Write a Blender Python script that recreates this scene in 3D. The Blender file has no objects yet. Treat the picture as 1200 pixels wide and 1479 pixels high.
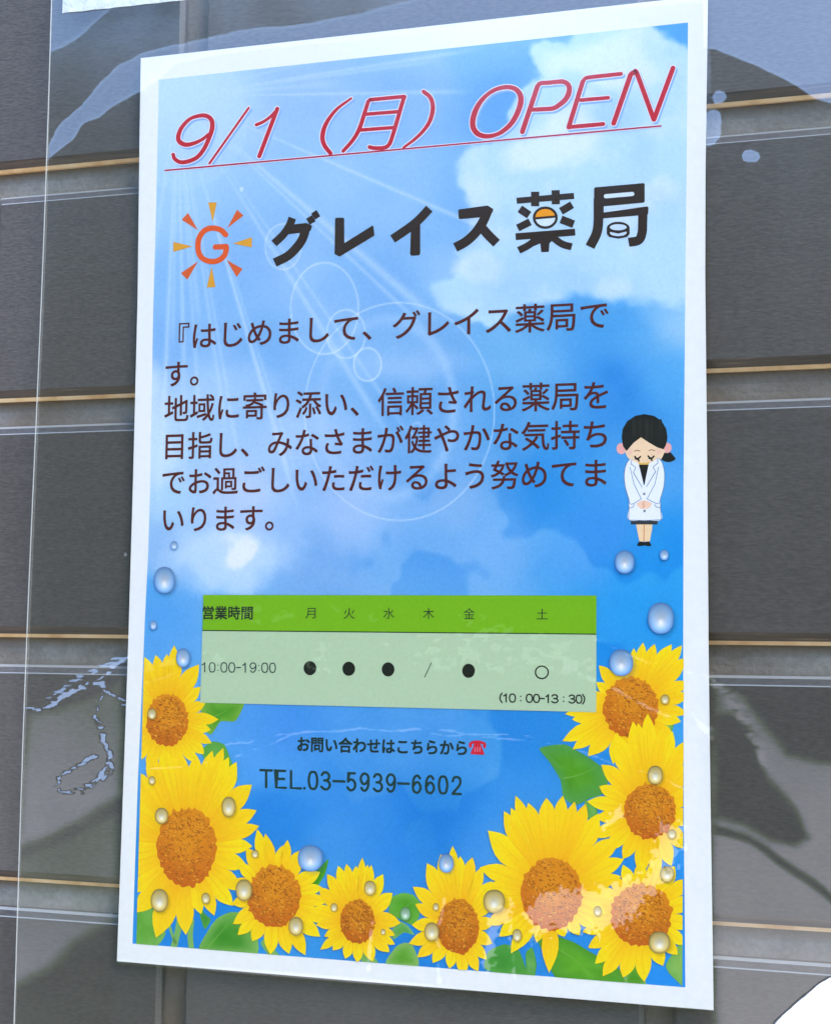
import bpy, math, random
import numpy as np
from mathutils import Vector, Matrix
from mathutils.geometry import tessellate_polygon

random.seed(7)
rng = np.random.default_rng(7)
scene = bpy.context.scene
COL = scene.collection
R = math.radians

# ------------------------------------------------------------------ camera
PW, PH, FPX = 1200.0, 1479.0, 2250.0            # the photograph's size and its focal length in pixels
CAM_POS = Vector((0.20188891, -0.63211681, -0.05679092))
CAM_RIGHT = Vector((0.95282289, 0.30332608, 0.01103809))
CAM_UP = Vector((0.0153886, -0.08459483, 0.9962966))
CAM_FWD = Vector((-0.3031365, 0.94912434, 0.08527165))
cd = bpy.data.cameras.new('camera')
cam = bpy.data.objects.new('camera', cd)
COL.objects.link(cam)
m = Matrix((CAM_RIGHT, CAM_UP, -CAM_FWD)).transposed().to_4x4()
m.translation = CAM_POS
cam.matrix_world = m
cd.sensor_fit = 'VERTICAL'
cd.sensor_height = 36.0
cd.lens = FPX / PH * 36.0
cd.clip_start = 0.01
cd.clip_end = 400.0
scene.camera = cam

# ------------------------------------------------------------------ light: hazy sun, high and to the right in front of the wall
SUN_EL, SUN_AZ = R(54), R(117)
world = bpy.data.worlds.new('World')
scene.world = world
world.use_nodes = True
wn = world.node_tree.nodes
sky = wn.new('ShaderNodeTexSky')
sky.sky_type = 'NISHITA'
sky.sun_disc = False
sky.sun_elevation = SUN_EL
sky.sun_rotation = SUN_AZ
sky.air_density = 1.15
sky.dust_density = 0.25
sky.ozone_density = 1.6
world.node_tree.links.new(sky.outputs[0], wn['Background'].inputs[0])
wn['Background'].inputs[1].default_value = 0.15
sl = bpy.data.lights.new('sun', 'SUN')
sl.energy = 1.35
sl.angle = R(24)
sl.color = (1.0, 0.85, 0.65)
sun = bpy.data.objects.new('sun', sl)
COL.objects.link(sun)
sdir = Vector((math.sin(SUN_AZ) * math.cos(SUN_EL), math.cos(SUN_AZ) * math.cos(SUN_EL), math.sin(SUN_EL)))
sun.rotation_euler = sdir.to_track_quat('Z', 'Y').to_euler()
scene.view_settings.view_transform = 'Standard'
scene.view_settings.look = 'None'
scene.view_settings.gamma = 1.0
scene.view_settings.use_curve_mapping = False
scene.view_settings.exposure = 2.28
scene.cycles.transparent_max_bounces = 32
scene.cycles.max_bounces = 10

# ------------------------------------------------------------------ helpers
def lin(c):
    c = np.asarray(c, float) / 255.0
    return np.where(c <= 0.04045, c / 12.92, ((c + 0.055) / 1.055) ** 2.4)

_r, _u, _f, _c = (np.array(v) for v in (CAM_RIGHT, CAM_UP, CAM_FWD, CAM_POS))

def at(px, py, depth=0.0):
    """point of the plane y = -depth that the photograph shows at pixel px, py (arrays allowed)"""
    px, py = np.asarray(px, float), np.asarray(py, float)
    d = _f * FPX + _r * (px[..., None] - PW / 2) + _u * (PH / 2 - py[..., None])
    t = (-depth - _c[1]) / d[..., 1]
    return _c + d * t[..., None]

def link(name, me, parent=None, mats=()):
    ob = bpy.data.objects.new(name, me)
    COL.objects.link(ob)
    for mt in mats:
        me.materials.append(mt)
    if parent is not None:
        ob.parent = parent
    return ob

def tag(o, label=None, cat=None, group=None, kind=None):
    for k, v in (('label', label), ('category', cat), ('group', group), ('kind', kind)):
        if v:
            o[k] = v
    return o

def vnoise(x, y, seed):
    """smooth value noise on arrays"""
    xi, yi = np.floor(x).astype(np.int64), np.floor(y).astype(np.int64)
    xf, yf = x - xi, y - yi
    def h(a, b):
        n = (a * 374761393 + b * 668265263 + seed * 1442695041) & 0xffffffff
        n = ((n ^ (n >> 13)) * 1274126177) & 0xffffffff
        return ((n ^ (n >> 16)) & 0xffff) / 65535.0
    u, v = xf * xf * (3 - 2 * xf), yf * yf * (3 - 2 * yf)
    return (h(xi, yi) * (1 - u) + h(xi + 1, yi) * u) * (1 - v) + (h(xi, yi + 1) * (1 - u) + h(xi + 1, yi + 1) * u) * v

def fbm(x, y, scale, seed, octv=4):
    s, a, t = 0, 1.0, 0
    for k in range(octv):
        s = s + a * vnoise(x / scale * 2 ** k + 17.3 * k, y / scale * 2 ** k - 9.1 * k, seed + k)
        t += a
        a *= 0.5
    return s / t

def sstep(a, b, x):
    t = np.clip((x - a) / (b - a), 0, 1)
    return t * t * (3 - 2 * t)

def new_mat(name):
    mt = bpy.data.materials.new(name)
    mt.use_nodes = True
    nt = mt.node_tree
    return mt, nt, nt.nodes['Principled BSDF'], nt.nodes['Material Output']

def mapped_noise(nt, scale, vec_scale=(1, 1, 1), detail=4, rough=0.6):
    tc = nt.nodes.new('ShaderNodeTexCoord')
    mp = nt.nodes.new('ShaderNodeMapping')
    mp.inputs['Scale'].default_value = vec_scale
    nz = nt.nodes.new('ShaderNodeTexNoise')
    nz.inputs['Scale'].default_value = scale
    nz.inputs['Detail'].default_value = detail
    nz.inputs['Roughness'].default_value = rough
    nt.links.new(tc.outputs['Object'], mp.inputs['Vector'])
    nt.links.new(mp.outputs['Vector'], nz.inputs['Vector'])
    return nz

def ramp(nt, src, stops):
    r = nt.nodes.new('ShaderNodeValToRGB')
    el = r.color_ramp.elements
    el[0].position, el[0].color = stops[0][0], (*stops[0][1], 1)
    el[1].position, el[1].color = stops[-1][0], (*stops[-1][1], 1)
    for p, c in stops[1:-1]:
        e = el.new(p)
        e.color = (*c, 1)
    nt.links.new(src, r.inputs['Fac'])
    return r

def mixcol(nt, fac, a, b, blend='MIX'):
    n = nt.nodes.new('ShaderNodeMix')
    n.data_type = 'RGBA'
    n.blend_type = blend
    for sock, v in ((n.inputs[0], fac), (n.inputs[6], a), (n.inputs[7], b)):
        if isinstance(v, bpy.types.NodeSocket):
            nt.links.new(v, sock)
        elif isinstance(v, (int, float)):
            sock.default_value = v
        else:
            sock.default_value = (*v, 1)
    return n.outputs[2]

def bump(nt, bs, src, strength, dist):
    b = nt.nodes.new('ShaderNodeBump')
    b.inputs['Strength'].default_value = strength
    b.inputs['Distance'].default_value = dist
    nt.links.new(src, b.inputs['Height'])
    nt.links.new(b.outputs['Normal'], bs.inputs['Normal'])

# ------------------------------------------------------------------ materials
# glazed tile: dark grey, combed sideways, faint blotches
M_TILE, nt, bs, _o = new_mat('glazed_tile')
n1 = mapped_noise(nt, 90, (0.25, 1, 2.2), 6, 0.7)
n2 = mapped_noise(nt, 9, (1, 1, 1), 3)
c = mixcol(nt, 0.5, ramp(nt, n1.outputs['Fac'], [(0.3, (0.066, 0.062, 0.066)), (0.7, (0.100, 0.095, 0.100))]).outputs[0],
           ramp(nt, n2.outputs['Fac'], [(0.3, (0.072, 0.067, 0.069)), (0.7, (0.092, 0.088, 0.096))]).outputs[0])
n3 = mapped_noise(nt, 900, (0.35, 1, 1.2), 3)
c = mixcol(nt, 0.27, c, ramp(nt, n3.outputs['Fac'], [(0.35, (0.03, 0.03, 0.032)), (0.72, (0.17, 0.16, 0.165))]).outputs[0])
ta = nt.nodes.new('ShaderNodeAttribute'); ta.attribute_name = 'tone'
c = mixcol(nt, 1.0, c, ta.outputs['Color'], 'MULTIPLY')
c = mixcol(nt, 1.0, c, (1.0, 0.95, 0.87), 'MULTIPLY')
n4 = mapped_noise(nt, 150, (1, 1, 1), 2, 0.4)     # stray lime specks
c = mixcol(nt, ramp(nt, n4.outputs['Fac'], [(0.79, (0, 0, 0)), (0.81, (1, 1, 1))]).outputs[0], c, (0.35, 0.34, 0.33))
n5 = mapped_noise(nt, 5, (1, 1, 0.25), 5, 0.65)   # faint run-down stains
c = mixcol(nt, ramp(nt, n5.outputs['Fac'], [(0.5, (0, 0, 0)), (0.75, (0.35, 0.35, 0.35))]).outputs[0], c, (0.15, 0.145, 0.14))
nt.links.new(c, bs.inputs['Base Color'])
bs.inputs['Roughness'].default_value = 0.42
bs.inputs['Specular IOR Level'].default_value = 0.5
bump(nt, bs, n3.outputs['Fac'], 0.25, 0.0006)
# lower tile lip: clay, with the orange of reflected sunlit ground in its colour
M_LIP, nt, bs, _o = new_mat('ground_lit_clay_lip')
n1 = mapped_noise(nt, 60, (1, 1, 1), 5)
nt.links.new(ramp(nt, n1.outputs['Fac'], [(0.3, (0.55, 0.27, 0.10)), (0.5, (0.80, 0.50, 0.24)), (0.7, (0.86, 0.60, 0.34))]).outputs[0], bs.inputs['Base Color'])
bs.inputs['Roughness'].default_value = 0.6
# dark brown glaze on the lower bevel
M_BEVEL, nt, bs, _o = new_mat('brown_lower_edge')
n1 = mapped_noise(nt, 220, (0.12, 1, 3), 5)
nt.links.new(ramp(nt, n1.outputs['Fac'], [(0.35, (0.030, 0.022, 0.018)), (0.62, (0.085, 0.055, 0.04)), (0.75, (0.22, 0.16, 0.12))]).outputs[0], bs.inputs['Base Color'])
bs.inputs['Roughness'].default_value = 0.3
# upper edge strips; the sky's highlight is put into their pale colour
M_TOP, nt, bs, _o = new_mat('sky_lit_upper_edge')
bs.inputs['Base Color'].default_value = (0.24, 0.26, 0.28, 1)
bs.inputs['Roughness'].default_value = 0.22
# cement joint with stains, browner towards its top
M_GROUT, nt, bs, _o = new_mat('cement_joint')
n1 = mapped_noise(nt, 40, (1, 1, 1), 8, 0.7)
n2 = mapped_noise(nt, 420, (1, 1, 1), 4)
n3 = mapped_noise(nt, 14, (1, 1, 1), 3)
c = ramp(nt, n1.outputs['Fac'], [(0.28, (0.15, 0.137, 0.12)), (0.5, (0.25, 0.235, 0.215)), (0.72, (0.34, 0.325, 0.30))]).outputs[0]
c = mixcol(nt, 0.35, c, ramp(nt, n2.outputs['Fac'], [(0.3, (0.10, 0.095, 0.09)), (0.7, (0.28, 0.27, 0.26))]).outputs[0])
rust = ramp(nt, n3.outputs['Fac'], [(0.5, (0, 0, 0)), (0.68, (0.5, 0.5, 0.5))]).outputs[0]
c = mixcol(nt, rust, c, (0.15, 0.095, 0.055))
sa = nt.nodes.new('ShaderNodeAttribute'); sa.attribute_name = 'joint_brown'
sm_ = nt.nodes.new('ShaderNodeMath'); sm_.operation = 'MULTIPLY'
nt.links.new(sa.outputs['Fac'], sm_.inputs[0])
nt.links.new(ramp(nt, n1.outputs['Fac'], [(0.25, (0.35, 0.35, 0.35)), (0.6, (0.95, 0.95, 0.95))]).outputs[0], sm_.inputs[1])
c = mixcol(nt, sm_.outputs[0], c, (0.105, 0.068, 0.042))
nt.links.new(c, bs.inputs['Base Color'])
bs.inputs['Roughness'].default_value = 0.9
bump(nt, bs, n2.outputs['Fac'], 0.5, 0.001)
# printed ink on paper: colour and cover come from the printed shapes themselves
def ink_material(name, rough):
    mt, nt, bs, out = new_mat(name)
    a = nt.nodes.new('ShaderNodeAttribute')
    a.attribute_name = 'ink'
    n = mapped_noise(nt, 700, (1, 1, 1), 2)
    g = ramp(nt, n.outputs['Fac'], [(0.3, (0.94, 0.94, 0.94)), (0.7, (1, 1, 1))]).outputs[0]
    nt.links.new(mixcol(nt, 1.0, a.outputs['Color'], g, 'MULTIPLY'), bs.inputs['Base Color'])
    bs.inputs['Roughness'].default_value = rough
    bs.inputs['Specular IOR Level'].default_value = 0.25
    nt.links.new(a.outputs['Alpha'], bs.inputs['Alpha'])
    return mt
M_INK = ink_material('printed_ink', 0.55)
M_PAPER, nt, bs, _o = new_mat('white_paper')
n1 = mapped_noise(nt, 300, (1, 1, 1), 3)
nt.links.new(ramp(nt, n1.outputs['Fac'], [(0.3, (0.80, 0.80, 0.80)), (0.7, (0.84, 0.84, 0.84))]).outputs[0], bs.inputs['Base Color'])
bs.inputs['Roughness'].default_value = 0.6
bs.inputs['Specular IOR Level'].default_value = 0.2
# clear film: mirror-like by Fresnel, otherwise clear; its relief is a vertex attribute
M_FILM, nt, bs, out = new_mat('clear_film')
nt.nodes.remove(bs)
geo = nt.nodes.new('ShaderNodeNewGeometry')
att = nt.nodes.new('ShaderNodeAttribute')
att.attribute_name = 'relief'
add = nt.nodes.new('ShaderNodeVectorMath'); add.operation = 'ADD'
nrm = nt.nodes.new('ShaderNodeVectorMath'); nrm.operation = 'NORMALIZE'
nt.links.new(geo.outputs['Normal'], add.inputs[0])
nt.links.new(att.outputs['Vector'], add.inputs[1])
nt.links.new(add.outputs[0], nrm.inputs[0])
FILM_IOR = 2.3
fr = nt.nodes.new('ShaderNodeFresnel')
mr = nt.nodes.new('ShaderNodeMapRange')          # the same reflectance from both faces of the thin film
mr.inputs['To Min'].default_value = FILM_IOR
mr.inputs['To Max'].default_value = 1 / FILM_IOR
nt.links.new(geo.outputs['Backfacing'], mr.inputs['Value'])
nt.links.new(mr.outputs[0], fr.inputs['IOR'])
gl = nt.nodes.new('ShaderNodeBsdfGlossy'); gl.inputs['Roughness'].default_value = 0.16
gl.inputs['Color'].default_value = (1, 1, 1, 1)
nt.links.new(nrm.outputs[0], gl.inputs['Normal'])
tr = nt.nodes.new('ShaderNodeBsdfTransparent'); tr.inputs['Color'].default_value = (0.985, 0.99, 0.985, 1)
mx = nt.nodes.new('ShaderNodeMixShader')
nt.links.new(fr.outputs[0], mx.inputs[0]); nt.links.new(tr.outputs[0], mx.inputs[1]); nt.links.new(gl.outputs[0], mx.inputs[2])
nt.links.new(mx.outputs[0], out.inputs['Surface'])
# welded edge of the film
M_SEAM, nt, bs, out = new_mat('film_edge')
bs.inputs['Base Color'].default_value = (0.75, 0.78, 0.76, 1)
bs.inputs['Roughness'].default_value = 0.2
bs.inputs['Alpha'].default_value = 0.5
# whitish tape
M_TAPE, nt, bs, out = new_mat('whitish_tape')
n1 = mapped_noise(nt, 240, (1, 1, 1), 5, 0.7)
nt.links.new(ramp(nt, n1.outputs['Fac'], [(0.3, (0.52, 0.60, 0.62)), (0.7, (0.74, 0.80, 0.80))]).outputs[0], bs.inputs['Base Color'])
bs.inputs['Roughness'].default_value = 0.35
bs.inputs['Alpha'].default_value = 0.88
bump(nt, bs, n1.outputs['Fac'], 0.6, 0.001)
# setting behind the photographer, seen only in the film
M_GROUND, nt, bs, _o = new_mat('pale_paving')
n1 = mapped_noise(nt, 3, (1, 1, 1), 6)
nt.links.new(ramp(nt, n1.outputs['Fac'], [(0.3, (0.46, 0.44, 0.41)), (0.7, (0.56, 0.54, 0.50))]).outputs[0], bs.inputs['Base Color'])
bs.inputs['Roughness'].default_value = 0.9
M_ADDED_LAWN, nt, bs, _o = new_mat('added_lawn_green')
n1 = mapped_noise(nt, 5, (1, 1, 1), 6)
nt.links.new(ramp(nt, n1.outputs['Fac'], [(0.3, (0.24, 0.30, 0.05)), (0.7, (0.42, 0.47, 0.11))]).outputs[0], bs.inputs['Base Color'])
bs.inputs['Roughness'].default_value = 0.8
M_LEAF, nt, bs, _o = new_mat('hedge_leaf')
n1 = mapped_noise(nt, 2.5, (1, 1, 1), 4)
nt.links.new(ramp(nt, n1.outputs['Fac'], [(0.3, (0.045, 0.055, 0.018)), (0.7, (0.11, 0.12, 0.035))]).outputs[0], bs.inputs['Base Color'])
bs.inputs['Roughness'].default_value = 0.6

# ------------------------------------------------------------------ the setting
GZ = -1.35
me = bpy.data.meshes.new('ground')
g = 60
me.from_pydata([(-g, -g, GZ), (g, -g, GZ), (g, 3, GZ), (-g, 3, GZ)], [], [(0, 1, 2, 3)])
tag(link('ground', me, None, [M_GROUND]), kind='structure')

me = bpy.data.meshes.new('added_lawn')  # unseen grass strip, added to turn the film's reflection olive
me.from_pydata([(-12, -4.6, GZ + 0.004), (8, -4.6, GZ + 0.004), (8, -2.75, GZ + 0.004), (-12, -2.75, GZ + 0.004)], [], [(0, 1, 2, 3)])
tag(link('added_lawn', me, None, [M_ADDED_LAWN]), kind='structure')

# a belt of trees on the far side, one mass of leaves
N = 9000
xs = rng.uniform(-9, 4, N)
top = GZ + 3.45 + 0.25 * np.sin(xs * 1.3) + 0.15 * np.sin(xs * 3.3 + 1)
zs = GZ + (top - GZ) * rng.uniform(0, 1, N) ** 0.8
ys = -3.9 + rng.uniform(-0.5, 0.5, N)
sz = rng.uniform(0.06, 0.15, N)
V = np.empty((N, 4, 3))
a1 = rng.normal(size=(N, 3)); a1 /= np.linalg.norm(a1, axis=1)[:, None]
a2 = np.cross(a1, rng.normal(size=(N, 3))); a2 /= np.linalg.norm(a2, axis=1)[:, None]
cc = np.stack([xs, ys, zs], 1)
for k, (p, q) in enumerate(((-1, 0), (0, -0.6), (1, 0), (0, 0.6))):
    V[:, k] = cc + a1 * (p * sz)[:, None] + a2 * (q * sz)[:, None]
me = bpy.data.meshes.new('treeline')
tvl = V.reshape(-1, 3).tolist()
tfl = [(4 * i, 4 * i + 1, 4 * i + 2, 4 * i + 3) for i in range(N)]
core_x = np.linspace(-9, 4, 60)
core_t = GZ + 3.3 + 0.25 * np.sin(core_x * 1.3) + 0.15 * np.sin(core_x * 3.3 + 1)
b = len(tvl)
for x, t in zip(core_x, core_t):                 # solid core, added to block light through the leaf gaps
    tvl += [(x, -3.75, GZ), (x, -3.85, t), (x, -4.25, t), (x, -4.35, GZ)]
for k in range(len(core_x) - 1):
    for j in range(3):
        q = b + 4 * k + j
        tfl.append((q, q + 4, q + 5, q + 1))
me.from_pydata(tvl, [], tfl)
tag(link('treeline', me, None, [M_LEAF]), kind='stuff')

# ------------------------------------------------------------------ the tiled wall
PITCH_Z, PITCH_X = 0.11063, 0.2125
GAP_X, GAP_Z = 0.0105, 0.0118
TILE_H = PITCH_Z - GAP_Z
LIP_Z0 = 0.0555                                  # height of one lower tile lip
JOINT_X = -0.1148                                # right edge of a tile in an even row
DEEP = 0.0058                                    # the joints lie this far behind the tile faces
prof = [(0.0, DEEP), (0.0, 0.0030), (0.0016, 0.0025), (0.0042, 0.0004), (0.0050, 0.0), (TILE_H - 0.0044, 0.0),
        (TILE_H - 0.0039, 0.0003), (TILE_H - 0.0014, 0.0012), (TILE_H - 0.0003, 0.0024), (TILE_H, DEEP)]
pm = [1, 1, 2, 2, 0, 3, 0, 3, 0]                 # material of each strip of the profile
tone = []
tv, tf, tm = [], [], []
for row in range(-11, 15):
    z0 = LIP_Z0 + row * PITCH_Z
    off = 0.0 if row % 2 == 1 else PITCH_X / 2
    for col in range(-9, 11):
        xr = JOINT_X + off + col * PITCH_X
        xl = xr - (PITCH_X - GAP_X)
        dz, dy = random.uniform(-0.0004, 0.0004), random.uniform(-0.0003, 0.0003)
        tw = random.uniform(-0.0004, 0.0004)
        tn = random.uniform(0.80, 1.16)
        b = len(tv)
        cols = [(xl, 1.0), (xl + 0.0004, 0.35), (xl + 0.0022, 0.0), (xr - 0.0022, 0.0), (xr - 0.0004, 0.35), (xr, 1.0)]
        for (x, e) in cols:
            for (pz, py) in prof:
                y = max(py, e * DEEP) + dy
                tv.append((x, y, z0 + pz + dz + tw * (x - xl) / PITCH_X))
                tone.append(tn)
        n = len(prof)
        for i in range(len(cols) - 1):
            for j in range(n - 1):
                tf.append((b + i * n + j, b + (i + 1) * n + j, b + (i + 1) * n + j + 1, b + i * n + j + 1))
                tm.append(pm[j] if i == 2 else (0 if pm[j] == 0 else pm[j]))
wall = bpy.data.objects.new('tiled_wall', None)
COL.objects.link(wall)
tag(wall, 'dark grey glazed tile wall behind the poster, in staggered courses with wide cement joints', 'wall', kind='thing')
me = bpy.data.meshes.new('tile_facing')
me.from_pydata(tv, [], tf)
me.polygons.foreach_set('material_index', tm)
me.attributes.new('tone', 'FLOAT', 'POINT').data.foreach_set('value', tone)
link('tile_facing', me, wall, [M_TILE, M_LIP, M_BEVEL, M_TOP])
# the cement bed: one slab, its front face the bottom of the joints (slightly hollowed by tooling)
bx = 2.05
gv, gf = [], []
zz = []
for row in range(-11, 16):
    z = LIP_Z0 + row * PITCH_Z
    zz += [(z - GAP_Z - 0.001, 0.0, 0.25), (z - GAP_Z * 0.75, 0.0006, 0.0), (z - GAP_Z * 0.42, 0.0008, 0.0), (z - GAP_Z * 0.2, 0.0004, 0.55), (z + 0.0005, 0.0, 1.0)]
for (z, h, _s) in zz:
    gv += [(-bx, DEEP - 0.0012 + h, z), (bx, DEEP - 0.0012 + h, z)]
for i in range(len(zz) - 1):
    gf.append((2 * i, 2 * i + 1, 2 * i + 3, 2 * i + 2))
b = len(gv)
zt, zb = zz[-1][0], GZ - 0.05
gv += [(-bx, 0.15, zt), (bx, 0.15, zt), (-bx, 0.15, zb), (bx, 0.15, zb), (-bx, DEEP, zb), (bx, DEEP, zb)]
t = 2 * (len(zz) - 1)
gf += [(t, t + 1, b + 1, b), (b, b + 1, b + 3, b + 2), (b + 2, b + 3, b + 5, b + 4), (b + 4, b + 5, 1, 0)]
me = bpy.data.meshes.new('cement_bed')
me.from_pydata(gv, [], gf)
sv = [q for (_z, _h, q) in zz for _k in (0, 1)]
me.attributes.new('joint_brown', 'FLOAT', 'POINT').data.foreach_set('value', sv + [0.0] * (len(gv) - len(sv)))
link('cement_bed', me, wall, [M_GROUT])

# ------------------------------------------------------------------ the poster: a sheet of paper and what is printed on it
D0 = 0.0026
EPS = 0.000008
def curve_x(pts):
    ys_, xs_ = zip(*pts)
    return lambda y: np.interp(y, ys_, xs_)
PAPER_L = curve_x([(85, 205), (200, 203), (430, 200), (700, 193), (950, 185.5), (1150, 178.5), (1388, 170)])
PAPER_R = curve_x([(-6, 1022), (250, 1018.7), (400, 1018.3), (700, 1021.5), (950, 1023.5), (1150, 1026), (1458, 1030.5)])
PRINT_L = curve_x([(116, 231), (300, 227), (450, 222.5), (700, 218), (800, 215), (900, 210), (950, 208), (1130, 200), (1362.5, 192.5)])
PRINT_R = curve_x([(33.5, 993.5), (400, 990), (700, 987.5), (950, 987), (1200, 988), (1425, 990)])
CLIP = [(231.5, 116), (993.5, 33.5), (988, 700), (988, 1200), (990, 1425), (192.5, 1362.5), (211, 880), (223, 440)]

def sag(p):
    """how far the sheet bows off the wall"""
    x, z = p[..., 0], p[..., 2]
    return 0.0008 * (1 + np.sin(x * 9 + 0.6) * np.cos(z * 6 + 0.4))

def sheet_point(px, py, lift=0.0):
    p = at(px, py, D0)
    p[..., 1] -= sag(p) + lift
    return p

def sheet_grid(L, Rr, yl, yr, ns, nt_):
    s, t = np.meshgrid(np.linspace(0, 1, ns), np.linspace(0, 1, nt_))
    ly, ry = yl[0] + (yl[1] - yl[0]) * t, yr[0] + (yr[1] - yr[0]) * t
    return L(ly) * (1 - s) + Rr(ry) * s, ly * (1 - s) + ry * s

def grid_faces(ns, nt_):
    i = np.arange(nt_ - 1)[:, None] * ns + np.arange(ns - 1)[None]
    return np.stack([i + ns, i + ns + 1, i + 1, i], -1).reshape(-1, 4)

NS, NT = 60, 90
gx, gy = sheet_grid(PAPER_L, PAPER_R, (85, 1388), (-6, 1458), NS, NT)
P1 = sheet_point(gx, gy).reshape(-1, 3)
P2 = P1 + np.array([0, 0.0004, 0])
F = grid_faces(NS, NT)
nv = len(P1)
rim = list(range(NS)) + [NS * k + NS - 1 for k in range(1, NT)] + [NS * (NT - 1) + k for k in range(NS - 2, -1, -1)] + [NS * k for k in range(NT - 2, 0, -1)]
rimf = [(rim[k], rim[(k + 1) % len(rim)], rim[(k + 1) % len(rim)] + nv, rim[k] + nv) for k in range(len(rim))]
me = bpy.data.meshes.new('poster')
me.from_pydata(np.concatenate([P1, P2]).tolist(), [], F.tolist() + (F[:, ::-1] + nv).tolist() + rimf)
poster = link('poster', me, None, [M_PAPER])
for p in me.polygons:
    p.use_smooth = False
tag(poster, 'white bordered pharmacy opening poster with blue sky and sunflowers, inside the clear sleeve', 'poster')

class Print:
    """flat inked shapes in photograph pixels, laid on the sheet"""
    def __init__(self):
        self.v, self.c, self.f, self.l, self.n = [], [], [], [], 0
    def face(self, pts, cols, layer, clip=False):
        if clip:
            pts, cols = clip_poly(pts, cols)
            if len(pts) < 3:
                return
        b = len(self.v)
        self.v += [tuple(p[:2]) for p in pts]
        self.c += [tuple(k) for k in cols]
        self.l += [layer] * len(pts)
        self.f.append(tuple(range(b, b + len(pts))))
    def quad(self, q4, col, layer, nx=30, ny=10):
        (a, b, c_, d) = (np.array(p, float) for p in q4)     # top left, top right, bottom right, bottom left
        at2 = lambda s_, t_: (a * (1 - s_) + b * s_) * (1 - t_) + (d * (1 - s_) + c_ * s_) * t_
        for i in range(nx):
            for j in range(ny):
                self.face([at2(i / nx, j / ny), at2((i + 1) / nx, j / ny), at2((i + 1) / nx, (j + 1) / ny), at2(i / nx, (j + 1) / ny)], [rgba(col)] * 4, layer)
    def poly(self, pts, col, layer, clip=False):
        tri = tessellate_polygon([[Vector((x, y, 0)) for x, y in pts]])
        c4 = rgba(col)
        for t3 in tri:
            self.face([pts[i] for i in t3], [c4] * 3, layer, clip)
    def fan(self, pts, centre, ccol, ecol, layer, clip=False):
        cc_, ec = rgba(ccol), rgba(ecol)
        for i in range(len(pts)):
            self.face([centre, pts[i], pts[(i + 1) % len(pts)]], [cc_, ec, ec], layer, clip)
    def ellipse(self, cx, cy, rx, ry, col, layer, n=40, ecol=None, clip=False):
        pts = [(cx + rx * math.cos(2 * math.pi * k / n), cy + ry * math.sin(2 * math.pi * k / n)) for k in range(n)]
        self.fan(pts, (cx, cy), col, ecol or col, layer, clip)
    def ring(self, cx, cy, rx, ry, w, col, layer, n=80, a0=0, a1=360, soft=False):
        c4 = rgba(col)
        cz = (*c4[:3], 0.0)
        bands = [(-w, -w / 3, cz, c4), (-w / 3, w / 3, c4, c4), (w / 3, w, c4, cz)] if soft else [(-w / 2, w / 2, c4, c4)]
        for k in range(n):
            t0, t1 = R(a0 + (a1 - a0) * k / n), R(a0 + (a1 - a0) * (k + 1) / n)
            for (w0, w1, k0, k1) in bands:
                q = lambda t, d: (cx + (rx + d) * math.cos(t), cy + (ry + d) * math.sin(t))
                self.face([q(t0, w0), q(t0, w1), q(t1, w1), q(t1, w0)], [k0, k1, k1, k0], layer, True)
    def stroke(self, pts, w, col, layer, closed=False, cap='round', smooth=True, off=(0, 0), grow=0.0, clip=False):
        """a pen stroke; w is one width or a list of widths along it"""
        self.n += 1
        layer = layer + 0.06 * (self.n % 15)             # crossing strokes never share a plane
        pts = [np.array(p, float) for p in pts]
        ws = list(w) if isinstance(w, (list, tuple)) else [w] * 2
        if smooth and len(pts) > 2:
            out, n = [], len(pts)
            segs = n if closed else n - 1
            for i in range(segs):
                p0 = pts[(i - 1) % n] if closed or i > 0 else 2 * pts[0] - pts[1]
                p1, p2 = pts[i], pts[(i + 1) % n]
                p3 = pts[(i + 2) % n] if closed or i + 2 < n else 2 * pts[-1] - pts[-2]
                for k in range(7):
                    t = k / 7
                    out.append(0.5 * (2 * p1 + (p2 - p0) * t + (2 * p0 - 5 * p1 + 4 * p2 - p3) * t * t + (3 * p1 - p0 - 3 * p2 + p3) * t ** 3))
            if not closed:
                out.append(pts[-1])
            pts = out
        if not smooth:
            fine = [pts[0]]
            for a, b_ in zip(pts, pts[1:]):
                k = max(1, int(np.linalg.norm(b_ - a) / 20))
                fine += [a + (b_ - a) * (i + 1) / k for i in range(k)]
            pts = fine
        n = len(pts)
        d = [0.0]
        for i in range(1, n):
            d.append(d[-1] + float(np.linalg.norm(pts[i] - pts[i - 1])))
        hw = np.interp(np.array(d) / max(d[-1], 1e-6), np.linspace(0, 1, len(ws)), ws) / 2 + grow
        o = np.array(off, float)
        c4 = rgba(col)
        L, Rr = [], []
        for i in range(n):
            a = pts[(i - 1) % n] if closed or i > 0 else pts[i]
            b_ = pts[(i + 1) % n] if closed or i < n - 1 else pts[i]
            t = b_ - a
            t = t / max(np.linalg.norm(t), 1e-9)
            nn = np.array([-t[1], t[0]])
            k = 1.0
            if not smooth and 0 < i < n - 1:
                e = pts[i] - pts[i - 1]
                e = e / max(np.linalg.norm(e), 1e-9)
                k = 1 / max(0.45, abs(float(np.dot(nn, [-e[1], e[0]]))))
            L.append(pts[i] + nn * hw[i] * k + o)
            Rr.append(pts[i] - nn * hw[i] * k + o)
        for i in range(n if closed else n - 1):
            j = (i + 1) % n
            self.face([L[i], L[j], Rr[j], Rr[i]], [c4] * 4, layer, clip)
        if cap == 'round' and not closed:
            for i in (0, n - 1):
                self.ellipse(*(pts[i] + o), hw[i], hw[i], col, layer + (0.02 if i else 0.04), 14, clip=clip)
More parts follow.
